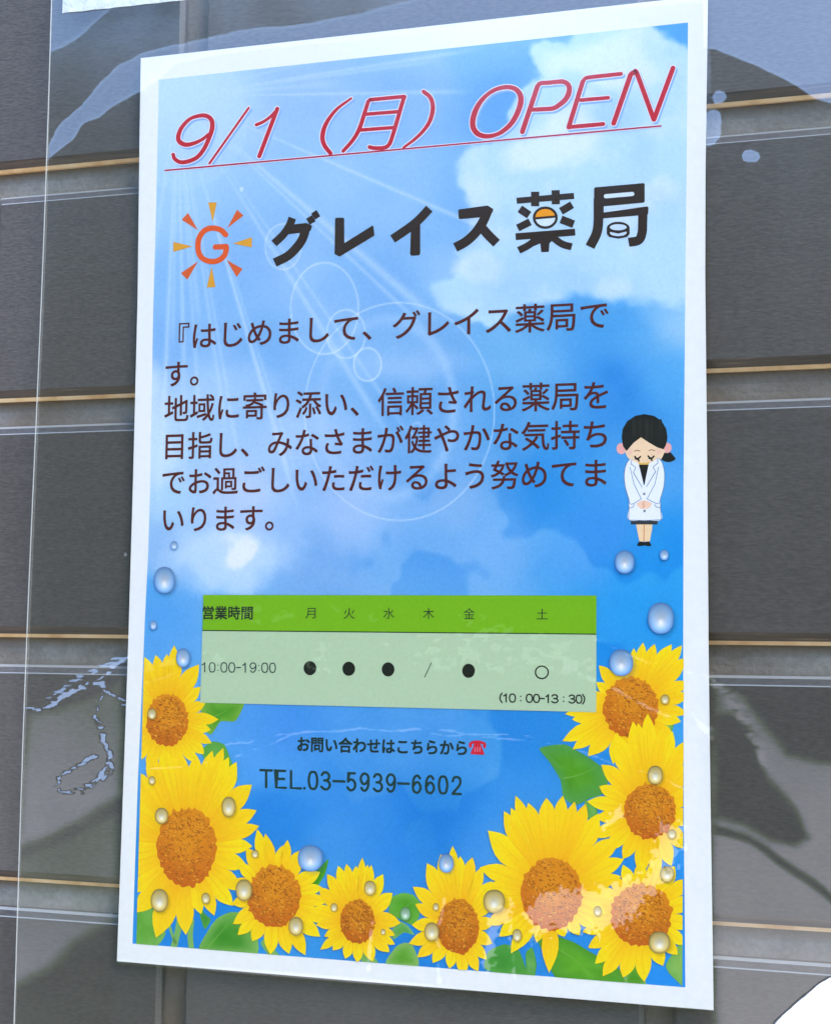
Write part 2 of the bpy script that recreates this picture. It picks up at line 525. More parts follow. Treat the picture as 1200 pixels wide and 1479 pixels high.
    def build(self, name, parent, mat=None, z0=0):
        px = np.array(self.v)
        pos = sheet_point(px[:, 0], px[:, 1], 0.0)
        lay = np.array(self.l, float)
        lay = np.where(lay >= 47.9, lay - 45.0, lay)     # lettering and drawing lie on the bare sky, below no flower
        pos[:, 1] -= EPS * (lay + z0 + 1)
        me = bpy.data.meshes.new(name)
        me.from_pydata(pos.tolist(), [], self.f)
        at_ = me.attributes.new('ink', 'FLOAT_COLOR', 'POINT')
        at_.data.foreach_set('color', np.array(self.c, np.float32).ravel())
        return link(name, me, parent, [mat or M_INK])

INKGAIN = 0.96
def rgba(col):
    a = col[3] if len(col) > 3 else 1.0
    return (*(lin(col[:3]) * INKGAIN), a)

def clip_poly(pts, cols):
    out = [np.array([*p[:2], *c_]) for p, c_ in zip(pts, cols)]
    CV = [(231.5, 116), (993.5, 33.5), (988, 1000), (990, 1425), (192.5, 1362.5), (211, 880)]
    for (ax, ay), (bx_, by_) in zip(CV, CV[1:] + CV[:1]):
        if not out:
            break
        side = lambda p: (bx_ - ax) * (p[1] - ay) - (by_ - ay) * (p[0] - ax)
        res = []
        for i, p in enumerate(out):
            q = out[i - 1]
            sp, sq = side(p), side(q)
            if (sp >= 0) != (sq >= 0):
                res.append(q + (p - q) * (sq / (sq - sp)))
            if sp >= 0:
                res.append(p)
        out = res
    return [p[:2] for p in out], [p[2:] for p in out]

def Z(ox, oy, s):
    return lambda *p: [(ox + x / s, oy + y / s) for x, y in p]

# --- printed sky; its colours hold some glare of the film
SKY = [(230,120,185,212,248),(300,150,178,208,250),(450,110,152,190,245),(600,100,132,180,240),(700,80,105,170,238),(985,50,80,165,238),(985,140,105,180,245),
(250,280,165,205,250),(450,260,150,195,245),(600,260,132,185,243),(680,300,128,183,243),(230,430,140,190,245),(400,400,138,186,244),(560,420,128,180,240),(640,420,150,195,245),
(240,500,132,183,243),(400,500,125,180,240),(600,500,130,182,238),(750,500,125,188,240),(900,500,90,172,238),(975,480,150,200,245),
(215,600,200,222,248),(230,655,200,225,250),(300,620,172,208,248),(400,640,160,198,248),(600,600,115,175,238),(750,600,85,163,232),(900,560,55,148,230),(975,560,90,175,240),
(240,700,172,210,248),(350,720,182,205,248),(500,730,150,188,243),(650,720,110,170,235),(800,700,40,148,230),(965,680,72,160,235),
(230,790,140,185,240),(450,800,130,178,238),(600,800,90,163,235),(720,780,98,168,238),(850,780,58,152,235),(965,830,5,145,232),
(220,860,80,165,238),(250,900,75,158,235),(930,880,2,144,232),(880,930,2,140,230),(400,1040,75,153,235),(600,1040,50,143,228),(760,1060,22,134,222),
(380,1110,80,162,240),(500,1180,60,150,230),(650,1180,22,134,222),(700,1220,58,148,230),(560,1260,50,145,230),(400,1180,22,134,225),(300,1360,20,140,228),(980,1400,30,150,240),(600,1380,10,130,220)]
NS, NT = 250, 390
gx, gy = sheet_grid(PRINT_L, PRINT_R, (116, 1362.5), (33.5, 1425), NS, NT)
wx, wy = gx + 60 * (fbm(gx, gy, 90, 3) - 0.5), gy + 60 * (fbm(gx, gy, 90, 8) - 0.5)
acc, wt = np.zeros(gx.shape + (3,)), np.zeros(gx.shape)
for x, y, r_, g_, b_ in SKY:
    w = 1 / ((wx - x) ** 2 + (wy - y) ** 2 + 500) ** 1.6
    acc += w[..., None] * np.array([r_, g_, b_], float)
    wt += w
C = acc / wt[..., None]
C[..., 2] *= 0.965
# watery blotches
bl = fbm(gx, gy, 150, 21, 5) - 0.5
C += np.array([60, 34, 14]) * bl[..., None] * sstep(300, 600, gx + gy * 0.3)[..., None]
ed = sstep(0.50, 0.53, fbm(gx + 40, gy, 170, 33, 4)) * sstep(560, 760, gy) * (1 - sstep(1080, 1300, gy))
C += np.array([38, 20, 6]) * (ed * sstep(430, 600, gx))[..., None] * 0.8
# clouds
def puff(lst, seed, edge, scale=70, amp=0.55):
    d = np.full(gx.shape, -9.0)
    ux, uy = gx + 55 * (fbm(gx, gy, 55, seed + 71, 4) - 0.5), gy + 55 * (fbm(gx, gy, 55, seed + 83, 4) - 0.5)
    for x, y, rx, ry in lst:
        d = np.maximum(d, 1 - np.sqrt(((ux - x) / rx) ** 2 + ((uy - y) / ry) ** 2))
    return sstep(-edge, edge, d + amp * (fbm(gx, gy, scale, seed, 5) - 0.5))
def over(mask, col):
    global C
    C = C * (1 - mask[..., None]) + np.array(col, float) * mask[..., None]
body = puff([(890,90,75,62),(835,105,60,48),(790,165,62,40),(935,150,80,110),(880,220,110,110),(740,240,82,62),(760,290,70,60),(820,330,130,110),(720,390,80,48),(690,420,62,42),(900,350,120,100),(960,300,70,120)], 51, 0.10)
over(body * 0.92, (196, 226, 251))
shade = puff([(810,420,120,40),(700,330,40,30),(880,170,50,30)], 57, 0.45, 60, 0.8)
over(shade * 0.5 * body, (165, 205, 247))
hi = puff([(885,78,66,38),(840,95,44,24),(770,222,62,26),(800,210,50,30),(820,200,42,26),(905,300,40,20),(950,280,50,18),(700,395,40,18)], 61, 0.42, 60, 0.9)
over(hi * 0.8, (228, 239, 252))
over(body * sstep(0.48, 0.72, fbm(gx, gy, 75, 301, 5)) * 0.55, (228, 239, 252))
over(body * sstep(0.52, 0.80, fbm(gx + 90, gy - 25, 90, 311, 5)) * 0.45, (168, 206, 247))
left = puff([(335,805,85,38),(330,830,60,30),(215,580,24,45),(215,640,30,60)], 66, 0.5, 60, 0.8)
over(left * 0.8, (205, 226, 250))
spot = puff([(342,800,34,18)], 68, 0.4, 40, 0.8)
over(spot * 0.9, (240, 242, 253))
wisp = puff([(300,560,110,40),(420,640,120,40),(470,740,150,40),(600,530,90,20)], 71, 0.9, 80, 0.9)
over(wisp * 0.25, (205, 222, 250))
# sunburst glow
over(np.exp(-((gx - 265) ** 2 / 95 ** 2 + (gy - 150) ** 2 / 110 ** 2)) * 0.55, (205, 230, 252))
over((1 - sstep(96, 99, np.hypot((gx - 262) / 1.0, (gy - 172) / 1.06))) * 0.20, (200, 228, 252))
# the artwork again on a finer mesh, now with the sunbeams and lens rings that are part of it
k0, k1 = np.linspace(0, 1, NT), np.linspace(0, 1, NS)
NS, NT = 470, 760
C1 = np.stack([np.stack([np.interp(np.linspace(0, 1, NS), k1, row) for row in C[..., ch]]) for ch in range(3)], -1)
C = np.stack([np.stack([np.interp(np.linspace(0, 1, NT), k0, col) for col in C1[..., ch].T]).T for ch in range(3)], -1)
gx, gy = sheet_grid(PRINT_L, PRINT_R, (116, 1362.5), (33.5, 1425), NS, NT)
RAY = (226, 239, 255)
for (x1, y1, w1, a) in [(705,70,3,.45),(640,88,2.4,.35),(690,133,2.6,.5),(500,120,4,.3),(560,60,3,.2),(236,640,3,.4),(250,520,2.5,.35),(268,560,2.5,.4),(292,640,3,.35),(330,640,3,.4),
                        (352,700,2.5,.35),(435,750,3,.5),(430,720,2.4,.4),(445,735,2,.3),(575,650,5,.5),(600,640,2.4,.4),(640,470,7,.6),(620,480,2.6,.5),(745,350,3,.6),(215,420,4,.3),(290,480,3,.4),(230,760,5,.25),(270,770,5,.2)]:
    x0, y0 = 258, 140
    dx, dy = x1 - x0, y1 - y0
    L = math.hypot(dx, dy)
    u = ((gx - x0) * dx + (gy - y0) * dy) / L / L
    d = ((gx - x0) * dy - (gy - y0) * dx) / L
    wd = 0.9 + w1 * np.clip(u, 0, 1)
    over(a * 0.70 * np.exp(-(d / wd) ** 2) * sstep(0.08, 0.4, u) * (1 - sstep(0.85, 1.02, u)) , RAY)
def disc_r(cx, cy, rx, ry):
    return (np.hypot((gx - cx) / rx, (gy - cy) / ry) - 1) * (rx + ry) / 2
for cx, cy, rx, ry, w, a, fill in ((578,595,137,157,1.0,.60,0.0),(470,446,49,66,1.0,.7,.09),(501,483,28,35,1.0,.7,.05),(532,527,20,24,1.1,.75,.16),(410,357,26,33,1.0,.6,.16),(603,622,8,11,1.6,.35,0)):
    d = disc_r(cx, cy, rx, ry)
    over(a * np.exp(-(d / w) ** 2), RAY)
    if fill:
        over(fill * (1 - sstep(-1, 1, d)) * (1 + 0.06 * np.clip(d, -12, 0)).clip(0.3, 1), RAY)
over(0.30 * np.exp(-(disc_r(560, 590, 96, 128) / 9) ** 2) * (0.4 + 0.6 * sstep(480, 640, gx)), RAY)
over(0.8 * (1 - sstep(-1, 1, disc_r(350, 274, 2.6, 3))), RAY)
C += (rng.normal(size=gx.shape) * 2.0)[..., None]
C = np.clip(C, 0, 255)
pr = Print()
pr.v = np.stack([gx.ravel(), gy.ravel()], 1).tolist()
pr.c = np.concatenate([lin(C).reshape(-1, 3) * INKGAIN, np.ones((NS * NT, 1))], 1).tolist()
pr.l = [0] * (NS * NT)
pr.f = [tuple(q) for q in grid_faces(NS, NT).tolist()]
sky_print = pr.build('printed_sky', poster)

# --- leaves
GREEN = [(96, 165, 45), (60, 140, 12), (130, 180, 85), (82, 150, 60)]
def leaf(pts, centre, ccol, ecol, vein=None, layer=8):
    q = Print()
    n = len(pts)
    dense = []
    for i in range(n):
        p0, p1, p2, p3 = (np.array(pts[(i + k) % n], float) for k in (-1, 0, 1, 2))
        for k in range(4):
            t = k / 4
            cr = 0.5 * (2 * p1 + (p2 - p0) * t + (2 * p0 - 5 * p1 + 4 * p2 - p3) * t * t + (3 * p1 - p0 - 3 * p2 + p3) * t ** 3)
            dense.append(cr * 0.6 + (p1 + (p2 - p1) * t) * 0.4)
    cpt = np.array(centre, float)
    for i in range(len(dense)):
        a, b_ = dense[i], dense[(i + 1) % len(dense)]
        jit = 26 * (fbm(np.array([a[0], b_[0]]), np.array([a[1], b_[1]]), 24, 91) - 0.5)
        e0, e1 = (rgba(np.clip(np.array(ecol, float) + j, 0, 255)) for j in jit)
        half0, half1 = cpt + (a - cpt) * 0.5, cpt + (b_ - cpt) * 0.5
        mcol = [(np.array(ccol, float) * .65 + np.array(ecol, float) * .35) - 1.3 * j for j in jit]
        m0, m1 = (rgba(np.clip(k, 0, 255)) for k in mcol)
        q.face([cpt, half0, half1], [rgba(ccol), m0, m1], layer, True)
        q.face([half0, a, b_, half1], [m0, e0, e1, m1], layer, True)
    if vein:
        q.stroke(vein, [1.8, 0.5], (118, 172, 66), layer + 1, clip=True)
    q.build('printed_leaf', poster)
leaf([(296,1012),(352,1012),(350,1027),(340,1042),(320,1042),(306,1061),(292,1048)], (322,1030), (70,150,20), (120,175,60), [(300,1040),(330,1026)])
leaf([(292,1084),(308,1071),(325,1075),(334,1095),(345,1128),(320,1110),(300,1102)], (314,1088), (100,170,70), (90,165,60))
leaf([(779.5,1081),(797,1076),(818,1075),(838,1086),(856,1097),(869,1107),(878,1124),(877,1142),(865,1149),(852,1153),(835,1162),(822,1158),(814,1149),(810,1126),(795,1101)], (828,1112), (85,160,15), (80,155,70), [(815,1124),(840,1118),(860,1108)])
leaf([(846,1156),(860,1160),(864,1176),(855,1186),(845,1172)], (854,1170), (110,175,80), (95,165,70))
leaf([(186,1290),(200,1292),(214,1305),(226,1312),(238,1330),(240,1350),(226,1367),(186,1366)], (208,1340), (95,165,45), (120,180,85), [(195,1355),(215,1318)])
leaf([(288,1372),(304,1340),(316,1325),(334,1317),(352,1319),(370,1340),(374,1376),(330,1378)], (322,1352), (50,140,20), (125,180,85), [(298,1372),(330,1335)])
leaf([(287,1296),(296,1318),(306,1328),(297,1342),(290,1322)], (296,1325), (60,145,40), (80,160,70))
leaf([(566,1296),(583,1289),(598,1292),(609,1305),(606,1325),(596,1335),(577,1326),(563,1320)], (588,1312), (80,165,25), (105,175,60), [(570,1322),(600,1300)])
leaf([(558,1392),(572,1368),(584,1361),(597,1364),(606,1394)], (582,1382), (85,160,30), (140,185,100))
leaf([(578,1330),(590,1336),(600,1350),(585,1346),(570,1356),(566,1345)], (583,1343), (90,165,60), (120,180,110))
leaf([(702,1400),(706,1374),(728,1363),(748,1368),(758,1390),(760,1410)], (730,1386), (60,145,45), (80,160,60))
leaf([(775,1352),(803,1351),(830,1360),(850,1372),(878,1388),(898,1402),(902,1424),(850,1420),(803,1410),(790,1382)], (838,1392), (100,175,30), (75,150,35), [(795,1362),(830,1385),(860,1412)])
leaf([(902,1424),(906,1400),(918,1388),(925,1400),(934,1424)], (916,1410), (70,150,10), (130,180,95))
leaf([(962,1392),(975,1372),(992,1350),(995,1428),(978,1416),(966,1404)], (982,1392), (140,185,85), (120,180,80))
leaf([(952,1043),(973,1042),(970,1058),(956,1070),(950,1060)], (961,1053), (150,195,100), (100,170,70))
leaf([(448,1262),(458,1258),(476,1240),(470,1264),(456,1284),(448,1280)], (462,1264), (60,150,10), (80,165,30))
leaf([(760,1376),(770,1368),(776,1392),(772,1412),(762,1408)], (768,1392), (110,175,90), (80,160,60))
for pts, w in (([(262,1322),(258,1345),(252,1368)], 9), ([(278,1330),(276,1350),(278,1372)], 8), ([(243,1325),(250,1350),(256,1364)], 4), ([(384,1362),(396,1378),(404,1386)], 12), ([(528,1382),(540,1390)], 14)):
    q = Print()
    q.stroke(pts, w, (125, 180, 95), 7, clip=True)
    q.build('printed_stem', poster)

# --- sunflowers
def sunflower(c0, disc, tips, layer, seed, valley=0.70, red=0.3):
    rr = np.random.default_rng(seed)
    q = Print()
    cx, cy = c0
    tips = sorted(tips, key=lambda t_: math.atan2(t_[1] - cy, t_[0] - cx))
    n = len(tips)
    ang = [math.atan2(t_[1] - cy, t_[0] - cx) for t_ in tips]
    rad = [math.hypot(t_[0] - cx, t_[1] - cy) for t_ in tips]
    val = []
    for i in range(n):
        a0, a1 = ang[i], ang[(i + 1) % n] + (2 * math.pi if i == n - 1 else 0)
        am = (a0 + a1) / 2 + rr.uniform(-0.06, 0.06) * (a1 - a0)
        gap = min(1.0, (a1 - a0) / 0.5)
        r0 = min(rad[i], rad[(i + 1) % n])
        rv = r0 * (0.88 - 0.22 * gap) * rr.uniform(0.93, 1.03)
        edge = math.hypot(disc[0] * math.cos(am), disc[1] * math.sin(am))
        rv = max(rv, edge * 1.05)
        val.append((am, rv))
    YEL, MID, ORG = np.array([255, 221, 0.]), np.array([254, 210, 0.]), np.array([248, 182, 0.])
    for i in range(n):
        (va, vr), (wa, wr) = val[i - 1], val[i]
        pa = np.array([cx + vr * math.cos(va), cy + vr * math.sin(va)])
        pb = np.array([cx + wr * math.cos(wa), cy + wr * math.sin(wa)])
        T = np.array(tips[i], float)
        def bulge(p, sgn):
            d = T - p
            nn = np.array([-d[1], d[0]]) * sgn
            L = np.linalg.norm(d)
            return [p + d * t_ + nn / max(L, 1e-6) * (0.13 * L * math.sin(math.pi * t_ ** 0.8)) for t_ in (0, .2, .4, .6, .8, 1)]
        s = 1.0
        mid = (pa + pb) / 2
        d = T - pa
        if np.dot(np.array([-d[1], d[0]]), mid - pa) > 0:
            s = -1.0
        out = bulge(pa, s) + bulge(pb, -s)[::-1][1:]
        tone = rr.uniform(-8, 6)
        ctr = np.array([cx, cy], float)
        jit = rr.uniform(-5, 5, len(out))
        for k in range(len(out) - 1):
            A, B = out[k], out[k + 1]
            prev = None
            for f0, f1 in ((0.12, 0.45), (0.45, 0.72), (0.72, 1.0)):
                def colr(f, P, jj):
                    r_ = f * np.linalg.norm(P - ctr) / max(rad[i], 1)
                    cl = ORG + (MID - ORG) * min(1, max(0, (r_ - 0.32) / 0.22)) if r_ < 0.6 else MID + (YEL - MID) * min(1, (r_ - 0.6) / 0.3)
                    return rgba(np.clip(cl + [0, tone + jj, 0], 0, 255))
                pts = [ctr + (A - ctr) * f0, ctr + (A - ctr) * f1, ctr + (B - ctr) * f1, ctr + (B - ctr) * f0]
                q.face(pts, [colr(f0, A, jit[k]), colr(f1, A, jit[k]), colr(f1, B, jit[k + 1]), colr(f0, B, jit[k + 1])], layer + 0.2 * (i % 4), True)
        # crease between petals and a vein along each
        p0 = ctr + (pb - ctr) * 0.55
        q.stroke([p0, ctr + (pb - ctr) * 0.8 + rr.uniform(-2, 2, 2), pb], [2.6, 1.4, 0.8], (250, 194, 2), layer + 1, clip=True)
        q.stroke([ctr + (T - ctr) * 0.5, ctr + (T - ctr) * 0.72 + rr.uniform(-2, 2, 2), ctr + (T - ctr) * 0.88], [2.2, 1.2, 0.4], (250, 199, 3), layer + 1, clip=True)
    root = q.build('printed_sunflower', poster)
    # seed disc with a ragged rim and dark squiggles
    dp = Print()
    dx, dy = disc
    m_ = 72
    rim_ = [1 + 0.05 * rr.normal() * 0.6 + 0.025 * math.sin(k * 2.1) for k in range(m_)]
    for k in range(m_):
        a0, a1 = 2 * math.pi * k / m_, 2 * math.pi * (k + 1) / m_
        for f0, f1 in ((0, .5), (.5, .8), (.8, 1)):
            def P(a, f, j):
                rj = 1 + (rim_[j % m_] - 1) * f
                return (cx + dx * f * rj * math.cos(a), cy + dy * f * rj * math.sin(a))
            def cl(a, f):
                low = max(0, 0.5 + 0.5 * (math.sin(a) * 0.9 - math.cos(a) * 0.15)) * f
                base = np.array([228, 146, 14.]) * (1 - low * 0.9) + np.array([202, 94, 10.]) * low * 0.9
                return rgba(np.clip(base - 12 * red * f, 0, 255))
            pts, cs = [P(a0, f0, k), P(a0, f1, k), P(a1, f1, k + 1), P(a1, f0, k + 1)], [cl(a0, f0), cl(a0, f1), cl(a1, f1), cl(a1, f0)]
            if f0 == 0:
                pts, cs = pts[1:] + [pts[0]], cs[1:] + [cs[0]]
                pts, cs = pts[:3] if False else [pts[3], pts[0], pts[1]], [cs[3], cs[0], cs[1]]
            dp.face(pts, cs, layer + 3, True)
    for k in range(int(2.6 * math.sqrt(dx * dy) * 6.5)):
        a, f = rr.uniform(0, 2 * math.pi), math.sqrt(rr.uniform(0.0, 0.86))
        x, y = cx + dx * f * math.cos(a), cy + dy * f * math.sin(a)
        if rr.uniform() > 0.25 + 0.75 * vnoise(np.array([x / 9.0]), np.array([y / 9.0]), seed)[0]:
            continue
        an = rr.uniform(-0.5, 0.9) + 0.4 * math.sin(x * 0.1)
        L = rr.uniform(0.7, 2.8)
        b_ = rr.uniform(-1.6, 1.6)
        dk = rr.uniform(0, 1)
        dp.stroke([(x - L * math.cos(an), y - L * math.sin(an)), (x + b_, y + b_ * 0.7), (x + L * math.cos(an + .5), y + L * math.sin(an + .5))],
                  [0.4, rr.uniform(0.9, 2.0), 0.4], ((150 + 42 * dk, 72 + 46 * dk, 8) if rr.uniform() < 0.8 else (238, 168, 40)), layer + 4, clip=True, cap='flat')
    dp.build('seed_disc', root)

sunflower((912, 1022), (40, 44), [(865.6,961),(916,936),(929.5,928),(946,930),(970.6,930.6),(985.5,932),(992,950),(996,985),(996,1003),(992,1030),(984,1042),(975,1068),(940,1085),(905,1092),(886,1103),(850,1092),(828,1082),(813,1070),(827,1039),(816.6,1031),(845,1000),(862,985),(888,948),(900,952)], 12, 11)
sunflower((243, 1040), (30, 38), [(210,949),(226,946),(242.5,944.6),(253,932),(289,959.5),(291,992),(298,1015),(317,1039),(305.6,1054),(307,1073),(296,1089),(285,1102),(262,1112),(240,1118),(215,1112),(190,1100),(178,1075),(175,1045),(178,1010),(190,975),(202,958)], 12, 12)
sunflower((939, 1171), (37, 40), [(889,1060),(914.6,1041.5),(922,1044),(936,1030),(958,1052),(972,1056),(990,1070),(1003,1100),(1008,1140),(1005,1180),(990,1225),(970,1250),(950,1268),(925,1262),(900,1240),(875,1228),(855,1208),(862,1180),(848.5,1157),(866,1135),(869,1104)], 18, 13)
sunflower((271, 1223), (43, 57), [(308,1084),(324,1080),(332,1093),(343,1100),(365.5,1133),(372,1170),(376,1192.6),(366,1222),(358,1250),(350,1285),(338,1308),(311,1322),(292,1320),(270,1350),(226.6,1354),(195,1318),(190,1290),(180,1262),(170,1235),(168,1190),(178,1150),(190,1112),(215,1090),(238,1082),(262,1086),(285,1090)], 18, 14)
sunflower((927, 1321), (44, 45), [(860,1391),(871,1409),(900.5,1411),(931,1417),(958,1394),(979,1378),(990,1363),(1000,1335),(1005,1300),(998,1270),(975,1250),(950,1238),(925,1243),(900,1248),(882,1262),(862,1280),(846,1300),(840,1322),(842,1345),(850,1368)], 24, 15)
sunflower((798, 1290), (44, 52), [(694,1252),(706,1199),(729,1171),(739,1166),(746,1148.5),(764,1159),(790,1152),(814,1148.5),(831,1157),(847,1160),(866,1174),(896,1210),(902,1240),(898,1265),(884,1290),(876,1318),(860,1340),(838,1350),(816,1352),(794,1404),(776,1360),(739,1376),(722,1352),(704,1335),(698,1305),(700,1280)], 30, 16)
sunflower((663, 1337), (30, 39), [(597.6,1280),(618,1246),(638,1233),(655,1221),(666,1236),(684,1237.6),(698,1251),(712,1272),(716,1300),(716,1330),(712,1362),(704,1385),(692,1402),(670,1408),(650,1398),(626,1390),(604,1382),(592,1362),(596,1335),(601,1305)], 24, 17, red=1)
sunflower((398, 1294), (38, 45), [(357,1224),(373,1197),(385,1203.5),(410,1220),(417,1212.5),(435,1228),(464,1259),(467,1281),(476,1300),(474,1330),(464,1352),(442.6,1379),(419,1377),(392,1378),(366,1359),(345,1350),(338,1334),(336,1305),(338,1270),(345,1245)], 30, 18)
sunflower((518, 1330), (25, 32), [(462,1281),(474,1262),(490,1250),(502,1247),(516,1250),(525,1238),(533,1248),(538,1248.5),(555,1262),(568.6,1289),(580,1332),(572,1350),(572,1363),(564,1374.5),(540,1388),(518,1390),(500,1384),(482,1372),(464,1371),(470,1352),(458,1335),(452,1312)], 36, 19, red=1)

# --- water drops printed over sky and flowers
DROPS = [(239,838,15,19,0),(253,788,5,6,0),(223,903,5,6.5,0),(903,812,14,16.5,0),(960,802,6.3,7.5,0),(955,893,18.5,22.5,0),(266,950,10,13.5,0),(898,957,17,19,0),(961,1010,6,7,1),(221,1031,6.3,8,1),
(221,1127,5,6,1),(235,1178,9.5,11.5,1),(332,1165,10,14.5,1),(232,1300,12.5,16.5,1),(299,1297,6,8,1),(370,1233,5,5.8,1),(354,1285,11.8,15.5,1),(429,1337,10.5,13.5,1),(450,1239,18,19,0),(536,1282,8.5,10.8,1),
(484,1310,5,6.2,1),(555,1345,3.6,4.4,1),(587,1319,7.5,9.5,2),(646,1246,10.5,13.5,0),(631,1309,4.2,5.5,1),(625,1345,10.5,13.5,1),(715,1301,15.5,17,1),(748,1350,6.5,9.3,1),(864,1315,5.8,7.4,1),(964,1262,10,12,1),
(953,1360,15.5,15.8,1),(947,1119,11,13.5,1),(971,1204,6,7,1)]
for (x, y, rx, ry, kind) in DROPS:
    q = Print()
    ly = 43
    q.ellipse(x + rx * .22, y + ry * .2, rx * 1.22, ry * 1.2, (90, 80, 40, .6) if kind else (20, 70, 130, .6), ly, 28, ecol=(90, 80, 40, 0) if kind else (20, 70, 130, 0), clip=True)
    edge = [(95, 140, 200), (150, 128, 70), (95, 150, 95)][kind]
    inner = [(150, 195, 240), (232, 205, 120), (150, 200, 150)][kind]
    glow = [(215, 228, 248), (250, 240, 205), (205, 232, 212)][kind]
    n = 32
    big = 1 if rx > 8 else 0
    sq = lambda t_: (abs(math.cos(t_)) ** 0.9 * math.copysign(1, math.cos(t_)), abs(math.sin(t_)) ** 0.9 * math.copysign(1, math.sin(t_)))
    rings = [(1.0, edge, 0), (0.90, tuple(np.array(edge) * .5 + np.array(inner) * .5), 0), (0.74, inner, 0.03), (0.5, tuple(np.array(inner) * .5 + np.array(glow) * .5), 0.12), (0.28, glow, 0.24), (0.0, (255, 252, 244), 0.28)]
    for (f1, c1, o1), (f0, c0, o0) in zip(rings, rings[1:]):
        for k in range(n):
            a0, a1 = 2 * math.pi * k / n, 2 * math.pi * (k + 1) / n
            P = lambda a, f, o: (x + rx * f * sq(a)[0], y + ry * (f * sq(a)[1] + o))
            up = lambda a, col: rgba(np.clip(np.array(col, float) * (0.93 + 0.11 * math.sin(a)), 0, 255))
            pts, cs = [P(a0, f0, o0), P(a0, f1, o1), P(a1, f1, o1), P(a1, f0, o0)], [up(a0, c0), up(a0, c1), up(a1, c1), up(a1, c0)]
            if f0 == 0:
                pts, cs = [pts[0], pts[1], pts[2]], [rgba(c0), cs[1], cs[2]]
            q.face(pts, cs, ly + 1, True)
    q.build('printed_water_drop', poster)

# --- lettering
def text_shape(body, bold=0.0):
    cu = bpy.data.curves.new('lettering', 'FONT')
    cu.body = body
    cu.size = 1.0
    cu.offset = bold
    cu.resolution_u = 4
    ob = bpy.data.objects.new('lettering', cu)
    COL.objects.link(ob)
    dg = bpy.context.evaluated_depsgraph_get()
    me_ = bpy.data.meshes.new_from_object(ob.evaluated_get(dg))
    v = np.array([tuple(p.co) for p in me_.vertices])
    f = [tuple(p.vertices) for p in me_.polygons]
    bpy.data.objects.remove(ob)
    bpy.data.curves.remove(cu)
    bpy.data.meshes.remove(me_)
    return v, f

def put_text(q, body, left, right, em, col, layer, bold=0.0, mode='em', slant=0.0):
    """left/right: pixels of the ink ends at mid height; em: height in pixels at the right end (of the em box, or of the ink when mode is ink)"""
    v, f = text_shape(body)
    x0, x1 = v[:, 0].min(), v[:, 0].max()
    A, B = at(*left, D0), at(*right, D0)
    top_ = at(right[0], right[1] - em / 2, D0), at(right[0], right[1] + em / 2, D0)
    hm = float(np.linalg.norm(top_[0] - top_[1]))
    if mode == 'em':
        yc, hs = 0.38, hm
    else:
        yl, yh = v[:, 1].min(), v[:, 1].max()
        yc, hs = (yl + yh) / 2, hm / (yh - yl)
    s = (v[:, 0] - x0) / (x1 - x0)
    pos = A[None] * (1 - s[:, None]) + B[None] * s[:, None]
    pos[:, 2] += (v[:, 1] - yc) * hs
    pos[:, 0] += (v[:, 1] - yc) * hs * slant
    # back to photograph pixels so that the sheet carries every print the same way
    d = pos - _c
    w = d @ _f
    px = PW / 2 + FPX * (d @ _r) / w
    py = PH / 2 - FPX * (d @ _u) / w
    sh = [(0, 0)] if bold <= 0 else [(-bold, -bold), (bold, -bold), (bold, bold), (-bold, bold)]
    for k, (ox, oy) in enumerate(sh):
        b = len(q.v)
        q.v += list(zip((px + ox).tolist(), (py + oy).tolist()))
        q.c += [rgba(col)] * len(v)
        q.l += [layer + 0.5 * k] * len(v)
        q.f += [tuple(b + i for i in t_) for t_ in f]

GLYPH = {
 '0': [([(.5,1),(.80,.92),(.95,.5),(.80,.08),(.5,0),(.20,.08),(.05,.5),(.20,.92)], True, True)],
 '1': [([(.05,.76),(.40,.84),(.68,1)], False, True), ([(.68,1),(.68,0)], False, False)],
 '2': [([(.08,.74),(.2,.94),(.5,1),(.82,.92),(.9,.72),(.78,.5),(.4,.24),(.07,.02)], False, True), ([(.07,.0),(.95,.0)], False, False)],
 '3': [([(.1,.84),(.3,.98),(.6,.99),(.85,.86),(.84,.66),(.62,.54),(.36,.52)], False, True), ([(.4,.52),(.68,.5),(.92,.36),(.92,.16),(.66,.01),(.35,.01),(.06,.14)], False, True)],
 '5': [([(.88,1),(.2,1),(.12,.5)], False, False), ([(.12,.5),(.4,.63),(.72,.58),(.93,.36),(.84,.12),(.55,0),(.25,.03),(.06,.16)], False, True)],
 '6': [([(.88,.84),(.68,.98),(.42,.98),(.16,.8),(.07,.4),(.14,.12),(.4,0),(.7,.02),(.93,.22),(.9,.44),(.68,.6),(.4,.58),(.1,.36)], False, True)],
 '9': [([(.12,.16),(.32,.02),(.58,.02),(.84,.2),(.93,.6),(.86,.88),(.6,1),(.3,.98),(.07,.78),(.1,.56),(.32,.4),(.6,.42),(.9,.64)], False, True)],
 'T': [([(0,1),(1,1)], False, False), ([(.5,1),(.5,0)], False, False)],
 'E': [([(.95,1),(.05,1),(.05,0),(1,0)], False, False), ([(.05,.52),(.85,.52)], False, False)],
 'L': [([(.05,1),(.05,0),(1,0)], False, False)],
 '.': [([(.5,.0),(.5,.03)], False, False)],
 '-': [([(0,.5),(1,.5)], False, False)],
 ':': [([(.5,.18),(.5,.2)], False, False), ([(.5,.72),(.5,.74)], False, False)],
 '(': [([(.9,1.1),(.3,.8),(.1,.5),(.3,.2),(.9,-.1)], False, True)],
 ')': [([(.1,1.1),(.7,.8),(.9,.5),(.7,.2),(.1,-.1)], False, True)],
}
